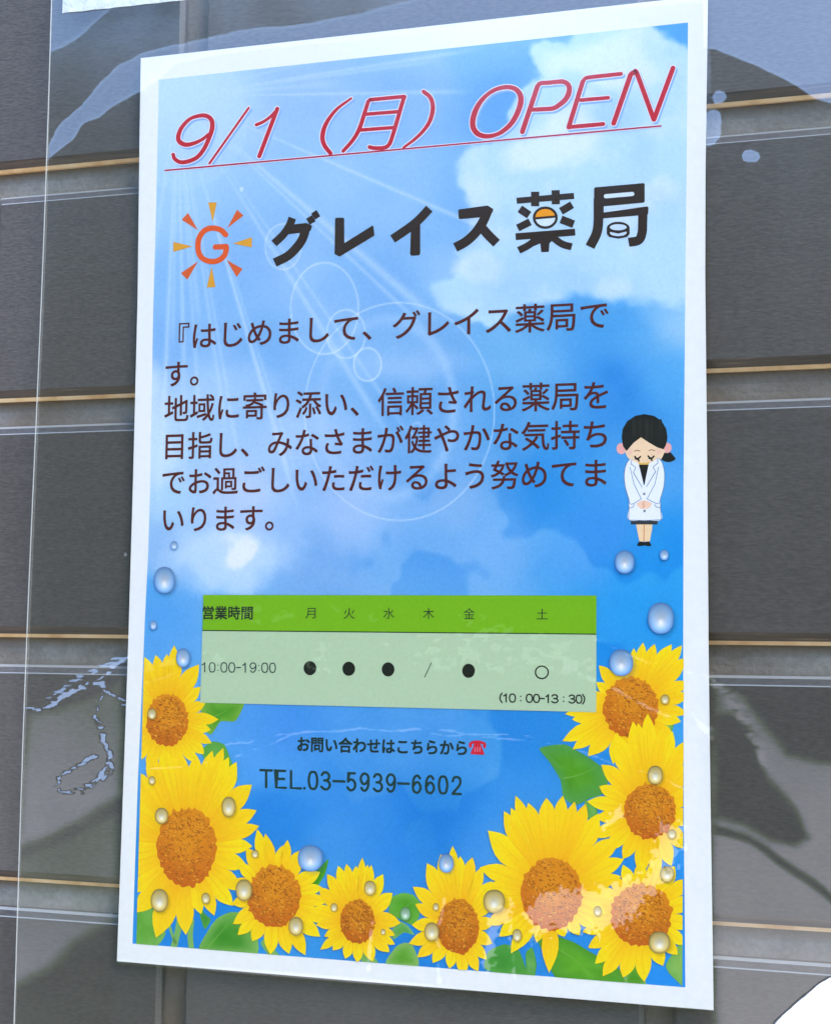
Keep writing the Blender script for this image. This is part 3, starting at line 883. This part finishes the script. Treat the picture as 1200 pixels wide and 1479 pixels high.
def put_digits(q, spans, zf, yl, yr, height, w, col, layer):
    """round-pen figures; spans: (character, left, right) in zoomed pixels, yl and yr: (x, y) of the mid line at both ends"""
    for ch, a, b in spans:
        for pts, closed, smooth in GLYPH[ch]:
            P = []
            for x, y in pts:
                X = a + (b - a) * x
                ym = yl[1] + (yr[1] - yl[1]) * (X - yl[0]) / (yr[0] - yl[0])
                P.append(zf((X, ym + height * (0.5 - y)))[0])
            q.stroke(P, w, col, layer, closed, smooth=smooth)

BROWN = (84, 16, 18)
q = Print()
for body, l_, r_ in (('『はじめまして、グレイス薬局で', (259.7, 486.8), (879, 454.8)), ('す。', (240.5, 541), (287.8, 538.5)),
                     ('地域に寄り添い、信頼される薬局を', (239, 591), (878.5, 571)), ('目指し、みなさまが健やかな気持ち', (240.5, 644.8), (876.8, 627.5)),
                     ('でお過ごしいただけるよう努めてま', (236, 696.5), (876.3, 683.5)), ('いります。', (236.9, 750.5), (396.4, 748))):
    put_text(q, body, l_, r_, 45 if r_[0] > 500 else 41, BROWN, 50, 0.35)
q.build('message_lettering', poster)

# headline
RED, HALO, SHD = (196, 0, 36), (240, 236, 252), (138, 180, 234)
A1, A2, A3, A4 = Z(230, 110, 5.4545), Z(450, 110, 5.4545), Z(660, 80, 7.5), Z(810, 70, 6.6667)
HL = [
 (A1((118,622),(130,655),(175,682),(240,674),(310,640),(365,570),(405,480),(425,410),(420,352),(385,320),(330,316),(250,342),(185,410),(158,480),(170,522),(220,545),(290,530),(350,500),(395,462)), [4.6,5.4,5.2,5.4,6.2,5.6,4.2,5.2,6.2,4.6,3.4], False, True),
 (A1((712,255),(403,692)), 2.6, False, False),
 (A1((772,388),(830,362),(885,322),(930,275)), [4.0, 3.6, 3.8], False, True),
 (A1((937,262),(795,636)), 5.2, False, False),
 (A2((318,180),(200,270),(120,380),(92,480),(108,550),(155,612)), [2.6, 4.2, 6.0, 5.4], False, True),
 (A2((452,205),(425,290),(382,420),(330,510),(255,595)), [5.0, 5.4, 4.4], False, True),
 (A2((452,205),(468,192),(500,188),(735,166)), 4.8, False, True),
 (A2((737,168),(720,215),(642,480),(612,548),(572,570),(500,572),(462,564)), [5.2, 5.4, 5.2, 5.0], False, True),
 (A2((435,305),(698,284)), 4.4, False, False),
 (A2((390,430),(650,410)), 4.4, False, False),
 (A2((887,127),(940,175),(960,250),(940,350),(890,430),(820,500),(730,568)), [5.2, 5.8, 4.4, 2.8], False, True),
 (A3((560,352),(640,375),(690,440),(692,530),(650,650),(580,760),(470,848),(350,884),(250,868),(190,810),(175,730),(200,620),(260,510),(350,420),(450,368)), [5.6, 7.6, 6.8, 5.0, 7.2, 7.4, 5.0, 5.6], True, True),
 (A3((875,345),(712,835)), 6.4, False, False),
 (A3((875,345),(905,312),(1000,303),(1120,292)) + A4((20,325),(62,345),(84,385),(76,445),(45,500),(-5,545)) + A3((1050,580),(950,590),(820,596)), [5.6, 5.4, 7.2, 5.8, 5.4], False, True),
 (A4((212,330),(78,765)), 6.0, False, False),
 (A4((212,330),(235,298),(280,285),(430,268),(580,252)), 5.0, False, True),
 (A4((195,505),(458,482)), 4.8, False, False),
 (A4((80,765),(410,735)), 5.2, False, False),
 (A4((672,262),(510,728)), 6.4, False, False),
 (A4((672,262),(690,245),(715,240),(738,262),(895,690)), 6.2, False, True),
 (A4((898,690),(1080,196)), 6.2, False, False),
]
UL = [(239.2, 247), (955.5, 183)]
q = Print()
for pts, w, cl, sm in HL:
    q.stroke(pts, w, SHD, 50, cl, smooth=sm, off=(2.4, 2.8), grow=1.3)
for pts, w, cl, sm in HL:
    q.stroke(pts, w, HALO, 51, cl, smooth=sm, grow=1.75)
q.stroke(UL, 4.2, HALO, 52, smooth=False, cap='flat')
for pts, w, cl, sm in HL:
    q.stroke(pts, w, RED, 53, cl, smooth=sm, grow=0.4)
q.stroke(UL, 2.4, (176, 20, 62), 54, smooth=False, cap='flat')
q.build('headline_lettering', poster)

# sun emblem with its letter
q = Print()
B5 = Z(240, 280, 5.0)
q.stroke(B5((436,298),(400,264),(340,250),(282,270),(242,330),(238,410),(265,465),(320,490),(380,485),(425,450),(440,405),(440,384)), 7.8, (235, 88, 24), 52)
q.stroke(B5((440,384),(362,387)), 7.8, (235, 88, 24), 52, smooth=False)
AMB, ORR = (232, 162, 38), (226, 92, 32)
for tri, cl in ((((310,65),(372,65),(343,205)), AMB), (((518,118),(565,160),(448,250)), ORR), (((625,316),(625,390),(488,362)), AMB), (((558,545),(515,602),(443,480)), ORR),
                (((300,678),(362,676),(335,528)), AMB), (((113,575),(160,622),(237,490)), ORR), (((58,350),(58,422),(196,382)), AMB), (((118,190),(165,141),(236,265)), ORR)):
    q.poly(B5(*tri), cl, 52)
q.build('sun_emblem', poster)

# pharmacy name in heavy brown strokes
DK = (44, 24, 18)
q = Print()
def S(zf, pts, w, sm=False):
    sc = 1 / (zf((1, 0))[0][0] - zf((0, 0))[0][0])
    q.stroke(zf(*pts), w / sc, DK, 52, smooth=sm, cap='flat')
    for e in (zf(pts[0])[0], zf(pts[-1])[0]):      # softly rounded ends
        pass
S(B5, ((918,178),(895,235),(850,300),(785,362)), 56, True)
q.poly(B5((880,240),(940,222),(1020,214),(1060,235),(1050,270),(980,285),(880,296)), DK, 52)
S(B5, ((1020,235),(990,330),(940,400),(880,455),(790,500)), 64, True)
S(B5, ((1038,170),(1064,215)), 50)
S(B5, ((1072,133),(1100,178)), 46)
B6 = Z(460, 280, 4.2857)
q.poly(B6((108,155),(118,151),(158,151),(164,157),(165,308),(338,200),(345,205),(351,262),(136,392),(104,376)), DK, 52)
S(B6, ((690,95),(640,150),(590,195),(520,245),(463,283)), 54, True)
q.poly(B6((577,205),(634,175),(634,374),(626,384),(580,387),(571,378)), DK, 52)
q.poly(B6((868,104),(876,100),(1050,76),(1085,98),(1083,112),(1062,148),(1000,150),(880,160),(872,156)), DK, 52)
S(B6, ((1052,105),(1022,175),(975,245),(915,300),(850,336)), 58, True)
S(B6, ((1015,215),(1060,265),(1106,310)), 58, True)
B7 = Z(730, 260, 5.4545)
S(B7, ((92,169),(543,131)), 48)
S(B7, ((237,98),(237,212)), 64)
S(B7, ((398,86),(400,197)), 64)
S(B7, ((117,232),(190,282)), 62)
S(B7, ((100,384),(198,335)), 58)
S(B7, ((440,252),(528,200)), 60)
S(B7, ((440,315),(540,354)), 62)
S(B7, ((84,452),(552,416)), 54)
q.poly(B7((215,440),(430,425),(350,505),(345,572),(285,574),(278,505),(160,555)), DK, 52)
S(B7, ((262,462),(185,520),(108,560)), 56, True)
S(B7, ((372,455),(450,510),(525,532)), 56, True)
q.ellipse(730 + 317 / 5.4545, 260 + 302 / 5.4545, 98 / 5.4545, 88 / 5.4545, DK, 53)
q.ellipse(730 + 317 / 5.4545, 260 + 302 / 5.4545, 78 / 5.4545, 68 / 5.4545, (222, 236, 250), 54)
tops = [(317 + 78 * math.cos(R(a)), 302 - 68 * math.sin(R(a))) for a in range(4, 182, 8)]
q.poly(B7(*tops), (246, 158, 10), 55)
q.stroke(B7((240,308),(395,294)), 3.3, DK, 56, smooth=False, cap='flat')
q.poly(B7((700,72),(708,64),(1090,30),(1098,38),(1098,176),(1090,184),(770,214),(700,214)), DK, 52)
q.stroke(B7((793,134),(1000,116)), 6.0, (222, 236, 250), 53, smooth=False)
q.poly(B7((697,150),(776,150),(776,262),(1118,214),(1128,222),(1125,276),(1045,286),(770,308),(697,320)), DK, 52)
q.poly(B7((776,216),(1120,186),(1120,214),(776,242)), (205, 228, 251), 53)
S(B7, ((735,200),(736,300),(722,420),(668,532)), 76, True)
S(B7, ((1085,240),(1082,330),(1078,420),(1050,480),(972,497)), 72, True)
q.ellipse(*B7((890,385))[0], 90 / 5.4545, 50 / 5.4545, DK, 53)
q.poly(B7((800,385),(980,385),(980,430),(960,455),(890,468),(820,455),(800,430)), DK, 53)
q.ellipse(*B7((890,378))[0], 66 / 5.4545, 24 / 5.4545, (205, 224, 248), 54)
q.poly(B7((826,415),(890,428),(955,412),(955,428),(935,442),(890,449),(845,442),(826,430)), (205, 224, 248), 54)
q.build('shop_name_lettering', poster)

# opening hours table
hdr = Print()
hdr.quad([(295, 859.3), (862.3, 860.3), (862.2, 916), (293.6, 910.6)], (122, 183, 8), 20)
table = hdr.build('opening_hours_table', poster)
bodyp = Print()
bodyp.quad([(293.6, 910.6), (862.2, 916), (861.8, 1028.5), (290.6, 1014.8)], (186, 208, 172), 20)
bodyp.build('table_body', table)
q = Print()
q.stroke([(293.6, 910.6), (862.2, 916)], 1.6, (30, 60, 20), 22, smooth=False, cap='flat')
INK = (22, 32, 28)
put_text(q, '営業時間', (294.5, 885), (366.3, 885.2), 20.5, INK, 23, 0.4)
for ch, x, y in (('月', 450, 885.3), ('火', 506, 885.8), ('水', 563, 886), ('木', 620.3, 886.3), ('金', 679, 886.6), ('土', 784, 887.4)):
    w = 7.3 if ch == '月' else 8.1
    put_text(q, ch, (x - w, y), (x + w, y), 17.5, INK, 23)
put_digits(q, (('1',52,76),('0',93,130),(':',140,152),('0',160,199),('0',206,244),('-',253,275),('1',287,311),('9',329,367),(':',376,388),('0',396,435),('0',442,479)), Z(280, 850, 4), (52, 455), (480, 458), 53, 1.7, (44, 60, 64), 23)
put_digits(q, (('(',612,626),('1',634,656),('0',666,704),(':',727,739),('0',763,802),('0',805,842),('-',846,868),('1',878,898),('3',909,949),(':',974,986),('3',1009,1046),('0',1050,1086),(')',1088,1102)), Z(570, 850, 4), (612, 631), (1100, 639), 45, 2.1, INK, 23)
for x, y in ((449.2, 965), (505.2, 965.8), (562, 966.8), (678, 968.8)):
    q.ellipse(x, y, 9.2, 10.2, (6, 8, 8), 23)
q.stroke([(624.5, 957), (614.5, 978.5)], 1.3, INK, 23, smooth=False, cap='flat')
q.ring(783.6, 971, 9.2, 9.0, 2.0, (16, 22, 20), 23, 48)
q.build('table_lettering', table)

# enquiry line, number, telephone sign
q = Print()
DGR = (14, 44, 40)
put_text(q, 'お問い合わせはこちらから', (431.4, 1074.5), (675, 1080), 23.5, DGR, 50, 0.6)
q.build('enquiry_lettering', poster)
q = Print()
put_digits(q, (('T',62,120),('E',140,190),('L',215,268),('.',280,292),('0',306,354),('3',370,418),('-',434,490),('5',503,548),('9',571,616),('3',637,683),('9',704,750),('-',764,818),('6',836,880),('6',903,948),('0',969,1016),('2',1038,1085)), Z(360, 1040, 3.53), (57, 297), (1087, 333), 86, 3.6, (18, 56, 52), 50)
q.build('phone_number_lettering', poster)
q = Print()
TR = (216, 22, 52)
q.stroke([(680.5, 1077.5), (681.5, 1073), (690.5, 1071), (700, 1073.5), (701, 1078)], [4.6, 3.8, 4.0, 3.8, 4.6], TR, 50)
q.poly([(686, 1073), (695, 1073), (696.5, 1078), (700.5, 1088), (700.5, 1090), (680.8, 1089), (680.8, 1087), (685, 1078)], TR, 51)
for k, x in enumerate((687.2, 690.7, 694.2)):
    q.stroke([(x, 1079), (x - 0.2, 1085)], 0.9, (238, 150, 170), 52, smooth=False)
q.build('telephone_sign', poster)

# bowing pharmacist drawing
q = Print()
G8 = Z(880, 580, 5.69)
SKIN, PINK, BLK, WHT, GLN = (250, 216, 178), (247, 178, 170), (14, 14, 15), (242, 244, 253), (118, 142, 172)
def sm_poly(pts, col, layer):
    n, out = len(pts), []
    for i in range(n):
        p0, p1, p2, p3 = (np.array(pts[(i + k) % n], float) for k in (-1, 0, 1, 2))
        for k in range(4):
            t_ = k / 4
            out.append(tuple(0.5 * (2 * p1 + (p2 - p0) * t_ + (2 * p0 - 5 * p1 + 4 * p2 - p3) * t_ * t_ + (3 * p1 - p0 - 3 * p2 + p3) * t_ ** 3)))
    q.poly(out, col, layer)
sm_poly(G8((415,445),(455,425),(500,420),(530,450),(545,475),(520,495),(485,502),(445,490),(418,470)), BLK, 48)
q.ellipse(*G8((102,390))[0], 40 / 5.69, 46 / 5.69, PINK, 49)
q.ellipse(*G8((474,384))[0], 40 / 5.69, 43 / 5.69, PINK, 49)
q.poly(G8((222,1008),(357,1008),(352,1060),(335,1152),(250,1152),(232,1060)), (250, 214, 170), 49)
q.stroke(G8((289,1012),(286,1152)), 1.4, (226, 140, 90), 50, smooth=False)
sm_poly(G8((232,1185),(238,1165),(255,1152),(290,1158),(325,1152),(342,1168),(346,1188),(320,1190),(290,1185),(258,1190)), BLK, 51)
q.poly(G8((178,970),(400,970),(398,1012),(180,1012)), (46, 48, 56), 50)
sm_poly(G8((135,400),(200,345),(262,290),(330,335),(452,395),(446,440),(425,478),(380,508),(290,528),(215,512),(160,470)), SKIN, 50)
q.ellipse(*G8((172,418))[0], 30 / 5.69, 30 / 5.69, (248, 192, 180), 51, ecol=SKIN)
q.ellipse(*G8((412,416))[0], 30 / 5.69, 30 / 5.69, (248, 192, 180), 51, ecol=SKIN)
hair = [(105,300),(112,230),(150,165),(215,122),(290,107),(372,122),(432,165),(470,230),(480,300),(468,360),(448,396),(400,382),(330,342),(262,297),(200,345),(145,410),(115,370)]
q.poly(G8(*hair), BLK, 52)
for x, w, a in ((205, 30, .5), (255, 24, .35), (310, 30, .6), (350, 20, .35), (420, 26, .3)):
    q.stroke(G8((x, 150), (x + 2, 290 if x < 300 else 310)), w / 5.69, (14 + 34 * a, 14 + 32 * a, 15 + 27 * a), 53, smooth=False, cap='flat')
q.stroke(G8((210,412),(231,404),(254,411)), 1.1, (110, 80, 60), 53)
q.stroke(G8((328,407),(350,400),(376,408)), 1.1, (110, 80, 60), 53)
for pts in (((213,456),(232,476),(257,457)), ((236,470),(246,490)), ((218,474),(236,470)), ((322,452),(345,472),(369,453)), ((345,470),(352,486)), ((330,470),(346,468))):
    q.stroke(G8(*pts), 2.4, BLK, 54)
q.stroke(G8((250,508),(268,518),(286,512),(304,518),(322,508)), 2.6, (236, 186, 84), 54)
sm_poly(G8((172,474),(205,495),(246,520),(268,600),(288,694),(308,600),(326,520),(365,495),(408,468),(440,515),(456,600),(450,700),(424,800),(420,870),(430,975),(295,978),(160,975),(165,870),(162,800),(134,700),(125,600),(142,520)), WHT, 55)
q.poly(G8((245,522),(326,522),(288,694)), (8, 8, 10), 56)
for pts in (((172,476),(142,520),(126,600),(134,700),(160,790),(182,846),(262,806)), ((174,545),(205,680),(266,804)), ((410,470),(440,515),(456,600),(450,700),(425,790),(402,842),(314,804)), ((406,545),(378,680),(312,804)),
            ((188,480),(180,515),(220,545)), ((220,545),(200,585),(270,705)), ((398,470),(402,508),(362,540)), ((362,540),(382,580),(308,702)), ((162,846),(166,870),(160,976)), ((424,836),(422,870),(430,974)),
            ((166,880),(195,872),(208,848)), ((374,848),(386,868),(420,875)), ((160,976),(295,980),(430,974))):
    q.stroke(G8(*pts), 1.0, GLN, 57, smooth=len(pts) > 3)
for x, y in ((289, 762), (292, 902)):
    q.ellipse(*G8((x, y))[0], 1.9, 1.9, (120, 128, 140), 57, 14)
sm_poly(G8((228,845),(250,826),(290,815),(330,828),(352,845),(325,880),(290,886),(255,880)), (250, 208, 180), 57)
q.stroke(G8((292,824),(276,846),(292,858),(278,872)), 0.9, (220, 130, 90), 58)
q.build('pharmacist_drawing', poster)

# ------------------------------------------------------------------ the clear sleeve
DF = 0.0052
def film_left(y):
    return 75 - 55 * (y / 1470.0) + 1.5 * np.sin(y / 210.0)
NX, NY = 600, 780
t_, s_ = np.meshgrid(np.linspace(-90, 1570, NY), np.linspace(0, 1, NX), indexing='ij')
fx = film_left(t_) * (1 - s_) + 1420 * s_
fy = t_
Pf = at(fx, fy, DF)

def dist_line(pts):
    """distance (px) from every film point to a polyline, signed by side (positive below/right of it), and position along it"""
    best = np.full(fx.shape, 1e9); side = np.zeros(fx.shape)
    for (x0, y0), (x1, y1) in zip(pts[:-1], pts[1:]):
        dx, dy = x1 - x0, y1 - y0
        L2 = dx * dx + dy * dy
        u = np.clip(((fx - x0) * dx + (fy - y0) * dy) / L2, 0, 1)
        d = np.hypot(fx - x0 - u * dx, fy - y0 - u * dy)
        cr = dx * (fy - y0) - dy * (fx - x0)
        m_ = d < best
        best = np.where(m_, d, best)
        side = np.where(m_, np.sign(cr), side)
    return best, side

def inside(pts, soft=3.0, rough=0.0, seed=1, scale=30, fine=0.0):
    """1 inside a closed outline, 0 outside, with a ragged rim"""
    x, y = fx, fy
    if rough:
        x = fx + rough * 2 * (fbm(fx, fy, scale, seed, 5) - 0.5) + rough * fine * (vnoise(fx / 5, fy / 5, seed + 3) - 0.5)
        y = fy + rough * 2 * (fbm(fx, fy, scale, seed + 9, 5) - 0.5) + rough * fine * (vnoise(fx / 5, fy / 5, seed + 4) - 0.5)
    ins = np.zeros(fx.shape, bool)
    dm = np.full(fx.shape, 1e9)
    for (x0, y0), (x1, y1) in zip(pts, pts[1:] + pts[:1]):
        c_ = ((y0 > y) != (y1 > y)) & (x < (x1 - x0) * (y - y0) / (y1 - y0 + 1e-9) + x0)
        ins ^= c_
        L2 = (x1 - x0) ** 2 + (y1 - y0) ** 2 + 1e-9
        u = np.clip(((x - x0) * (x1 - x0) + (y - y0) * (y1 - y0)) / L2, 0, 1)
        dm = np.minimum(dm, np.hypot(x - x0 - u * (x1 - x0), y - y0 - u * (y1 - y0)))
    sd = np.where(ins, dm, -dm)
    return sstep(-soft, soft, sd)

tilt = np.zeros(fx.shape)       # upward lean of the film surface
slack = np.zeros(fx.shape)      # its slight unevenness
pan = np.zeros(fx.shape)        # sideways lean
# loose waves everywhere
off_sheet = 1 - inside([(205, 85), (1022, -6), (1030, 1458), (170, 1388)], 4)
slack += 0.012 * (fbm(fx, fy, 240, 101, 3) - 0.5) * 2
pan += 0.03 * (fbm(fx, fy, 260, 111, 3) - 0.5) * 2 * (0.3 + 0.7 * off_sheet)
slack += 0.045 * (fbm(fx * 0.7 + fy * 0.7, fy * 0.7 - fx * 0.7, 90, 121, 4) - 0.5) * off_sheet
UPT = 0.31
for outline, amt, rough in (
    ([(60,-60),(85,-30),(150,-10),(158,12),(135,32),(118,48),(95,62),(68,76),(66,70)], UPT, 2),
    ([(62,235),(70,215),(82,190),(92,178),(118,156),(134,138),(150,118),(172,98),(206,80),(235,72),(270,64),(300,56),(380,42),(450,36),(520,22),(600,2),(640,-30),(1030,-60),(1030,-3),(800,20),(600,46),(480,58),(330,74),(240,90),(206,130),(182,140),(160,152),(145,168),(120,178),(105,200),(85,215)], UPT, 2),
    ([(1018,-60),(1420,-60),(1420,210),(1300,170),(1180,142),(1150,122),(1100,96),(1060,80),(1035,70),(1018,66)], UPT, 1.5),
    ([(204,84),(262,80),(240,100),(222,116),(206,130)], UPT * 0.9, 2),
    ([(1073,224),(1078,219),(1086,217),(1094,221),(1096,228),(1090,234),(1080,235),(1074,231)], UPT, 3),
    ([(1022,164),(1030,158),(1037,162),(1040,178),(1036,196),(1030,205),(1021,207)], UPT, 3),
    ([(1029,138),(1034,132),(1042,133),(1045,139),(1040,144),(1032,146)], UPT, 3),
):
    tilt = np.maximum(tilt, inside(outline, 4.5, rough * 1.5, 5) * amt)
# where the film leans down it shows the pale paving
flat = np.zeros(fx.shape)
def lean(outline, amt, soft, rough, seed, scale=70, fine=0.0):
    global flat
    k = inside(outline, soft, rough, seed, scale, fine)
    flat = flat * (1 - k) + amt * k
lean([(1022,985),(1045,990),(1075,1002),(1110,1050),(1140,1085),(1420,1130),(1420,1600),(1035,1600),(1025,1200)], -0.20, 18, 8, 201)
lean([(1040,1040),(1062,1032),(1090,1070),(1112,1130),(1150,1175),(1166,1210),(1145,1222),(1110,1214),(1075,1190),(1035,1178)], -0.02, 15, 6, 202)
lean([(1030,1190),(1080,1205),(1130,1240),(1200,1290),(1420,1330),(1420,1345),(1200,1304),(1130,1254),(1080,1216),(1030,1204)], -0.06, 7, 4, 203)
lean([(36,1030),(80,1022),(150,990),(182,960),(180,1150),(120,1186),(60,1215),(20,1232)], -0.19, 18, 6, 204)
lean([(18,1244),(178,1165),(172,1330),(110,1358),(70,1395),(14,1424)], -0.115, 16, 10, 206)
lean([(60,500),(110,470),(120,520),(80,600),(70,560)], -0.15, 12, 8, 205)
glare = []
# thin crinkles that catch the sky
def crease(pts, w, amt, rough=5, seed=3, scale=26):
    global tilt, pan
    if pts[0][0] < 200:
        w *= 0.8
    wob = rough * 2 * (fbm(fx, fy, scale, seed, 5) - 0.5)
    d, sd = dist_line(pts)
    brk = fbm(fx, fy, 34, seed + 31, 4)
    if pts[0][0] < 185 and pts[-1][0] < 185:          # loose film beside the sheet: combed sideways, it catches the sky
        comb = fbm(fx * 0.16, fy, 3.2, seed + 57, 2) - 0.5
        k = 1 - sstep(0.55, 1.0, np.abs(d * sd + wob + 9 * comb) / (w * (0.35 + 1.1 * sstep(0.25, 0.7, brk))))
        k *= sstep(0.36, 0.46, fbm(fx * 0.2, fy, 3.6, seed + 77, 2))
        tilt = np.maximum(tilt, k * amt * 1.25)
        pan = np.where(k > 0.02, np.maximum(pan, k * amt * 1.0), pan)
    else:                                              # film pressed on the print: a soft pale streak
        fib = fbm(fx * 0.4, fy, 6, seed + 57, 3)
        k = np.exp(-((d * sd + wob) / (w * 0.95)) ** 2) * sstep(0.30, 0.62, 0.6 * fib + 0.4 * brk)
        glare.append(k)

crease([(36,1022),(56,1025),(78,1016),(88,1006),(120,992),(144,984),(160,966),(182,950)], 3.4, 0.50, 2, 3)
crease([(70,1010),(120,975),(150,962),(180,948)], 5, 0.30, 3, 4)
crease([(150,990),(142,1012),(140,1036),(148,1060),(158,1090),(162,1108)], 4.5, 0.48, 3, 7)
crease([(152,996),(166,1004),(180,1014)], 3, 0.45, 2, 8)
crease([(162,1092),(148,1118),(118,1142),(88,1144),(80,1134),(92,1116),(128,1096),(160,1086)], 3.5, 0.46, 2.5, 9)
crease([(168,1108),(150,1122),(120,1142)], 2.6, 0.4, 2, 10)
crease([(198,1110),(260,1106),(340,1096),(420,1062),(520,1054),(600,1056),(680,1062),(760,1070),(830,1082),(870,1100),(940,1120),(990,1140)], 2.2, 0.40, 6, 12, 40)
crease([(320,1078),(420,1058),(520,1050),(640,1056),(780,1066)], 2.0, 0.34, 7, 14, 30)
crease([(860,925),(890,938),(920,950),(960,962),(1000,972),(1028,984)], 3.2, 0.44, 6, 15, 24)
crease([(820,965),(870,985),(900,1000),(930,1018),(960,1030),(1000,1045),(1026,1052)], 4.0, 0.44, 6, 16, 24)
crease([(1000,1030),(1015,1050),(1026,1066)], 3.0, 0.46, 6, 17, 18)
crease([(640,1300),(630,1350),(638,1372),(634,1420)], 3.0, 0.42, 4, 18, 20)
crease([(715,1318),(706,1360),(702,1400)], 4.0, 0.44, 5, 19, 20)
crease([(735,1300),(738,1360),(742,1412)], 2.6, 0.46, 5, 20, 18)
crease([(540,1320),(534,1350),(532,1400)], 2.6, 0.44, 3, 21, 18)
crease([(1038,990),(1058,1010),(1072,1040),(1090,1070),(1110,1110)], 10, 0.16, 8, 22, 60)
for outline, amt, rough in (
    ([(760,1325),(770,1300),(800,1288),(838,1288),(862,1284),(905,1272),(940,1262),(955,1240),(962,1218),(985,1200),(985,1235),(965,1262),(948,1285),(915,1322),(880,1342),(840,1350),(815,1342),(780,1345)], 0.46, 10),
    ([(706,1318),(745,1308),(735,1326),(718,1345),(708,1400),(700,1398)], 0.42, 6),
    ([(770,1340),(785,1322),(778,1345),(772,1366),(766,1372)], 0.42, 6),
    ([(868,1195),(888,1168),(902,1158),(898,1176),(880,1196),(868,1200)], 0.44, 4),
    ([(945,1200),(968,1188),(988,1196),(975,1232),(955,1258),(938,1262)], 0.40, 8),
):
    lean(outline, -0.25 * amt / 0.46, 3.0, rough, 41, 22, 3.0)
# mottled contact with the sheet: broad soft patches over the table and sky
mot = sstep(0.50, 0.56, fbm(fx, fy, 95, 131, 6)) * inside([(292, 880), (420, 872), (520, 880), (700, 880), (862, 930), (862, 990), (700, 960), (560, 990), (420, 980), (292, 960)], 12, 18, 132, 60)
mot *= sstep(0.42, 0.60, fbm(fx * 0.6, fy, 7, 133, 3))
flat = flat * (1 - mot) - 0.21 * mot
mot2 = sstep(0.52, 0.56, fbm(fx, fy, 40, 141, 5)) * inside([(205, 925), (290, 912), (290, 965), (205, 990)], 10, 10, 142, 30)
mot2 *= sstep(0.47, 0.56, fbm(fx * 0.4, fy, 7, 143, 3))
flat = flat * (1 - mot2) - 0.2 * mot2
for k in glare:
    flat = flat * (1 - k) - 0.27 * k
# pale patch low on the right where the film curls out
corner = inside([(1104,1500),(1122,1472),(1150,1447),(1178,1424),(1202,1408),(1260,1380),(1420,1340),(1420,1580),(1090,1580)], 2.5, 3, 151, 40)
deep = inside([(1128,1500),(1150,1472),(1172,1454),(1195,1440),(1260,1410),(1420,1370),(1420,1580),(1110,1580)], 22, 6, 155, 40)
tilt = np.maximum(tilt, corner * (0.68 + 0.14 * deep))
pan = pan * (1 - corner) + corner * (0.37 + 0.09 * deep)
# geometry: the film lies over the sheet and waves a little beside it
h = 0.0006 * (fbm(fx, fy, 300, 161, 3) - 0.5) * off_sheet + 0.0012 * off_sheet * (fbm(fx, fy, 420, 171, 2) - 0.5)
Pf[..., 1] -= h
relief = np.zeros((NY * NX, 3), np.float32)
relief[:, 0] = pan.ravel()
up = sstep(0.0, 0.06, tilt)
relief[:, 2] = (tilt + (flat + slack) * (1 - up)).ravel()
me = bpy.data.meshes.new('plastic_sleeve')
i = np.arange(NY - 1)[:, None] * NX + np.arange(NX - 1)[None]
ff = np.stack([i + NX, i + NX + 1, i + 1, i], -1).reshape(-1, 4)
me.from_pydata(Pf.reshape(-1, 3).tolist(), [], ff.tolist())
me.attributes.new('relief', 'FLOAT_VECTOR', 'POINT').data.foreach_set('vector', relief.ravel())
me.polygons.foreach_set('use_smooth', [True] * len(me.polygons))
sleeve = link('plastic_sleeve', me, None, [M_FILM])
tag(sleeve, 'clear rippled plastic sleeve holding the poster against the dark tiles', 'plastic sleeve')
# its folded left edge
ev, ef = [], []
ys_ = np.linspace(-80, 1560, 120)
for k, y in enumerate(ys_):
    for (d, w) in ((0.0002, -0.9), (0.0007, -0.45), (0.0007, 0.45), (0.0002, 0.9)):
        p = at(film_left(y) + w, y, DF + d)
        ev.append(tuple(p))
for k in range(len(ys_) - 1):
    for j in range(3):
        b = k * 4 + j
        ef.append((b + 4, b + 5, b + 1, b))
me = bpy.data.meshes.new('folded_edge')
me.from_pydata(ev, [], ef)
link('folded_edge', me, sleeve, [M_SEAM])

# whitish tape that holds the sleeve at the top
tp = [(90.5, 19)]
k = 24
low = [(90.5 + (272 - 90.5) * i / k, 19 - 19.5 * i / k - 0.5 * math.sin(i * 1.3) * random.random()) for i in range(k + 1)]
upp = [(92 + (276 - 92) * i / k, -45 - 19.5 * i / k) for i in range(k + 1)]
tvv, tff = [], []
for (a, b_) in zip(low, upp):
    for d in (DF + 0.0004, DF + 0.0007):
        for p in (a, b_):
            tvv.append(tuple(at(*p, d)))
for i in range(k):
    b = 4 * i
    tff += [(b + 2, b + 6, b + 7, b + 3), (b, b + 1, b + 5, b + 4), (b, b + 4, b + 6, b + 2), (b + 1, b + 3, b + 7, b + 5)]
tff += [(0, 2, 3, 1), (4 * k, 4 * k + 1, 4 * k + 3, 4 * k + 2)]
me = bpy.data.meshes.new('tape_strip')
me.from_pydata(tvv, [], tff)
tag(link('tape_strip', me, None, [M_TAPE]), 'crinkled whitish tape strip stuck over the upper left of the clear sleeve', 'tape')
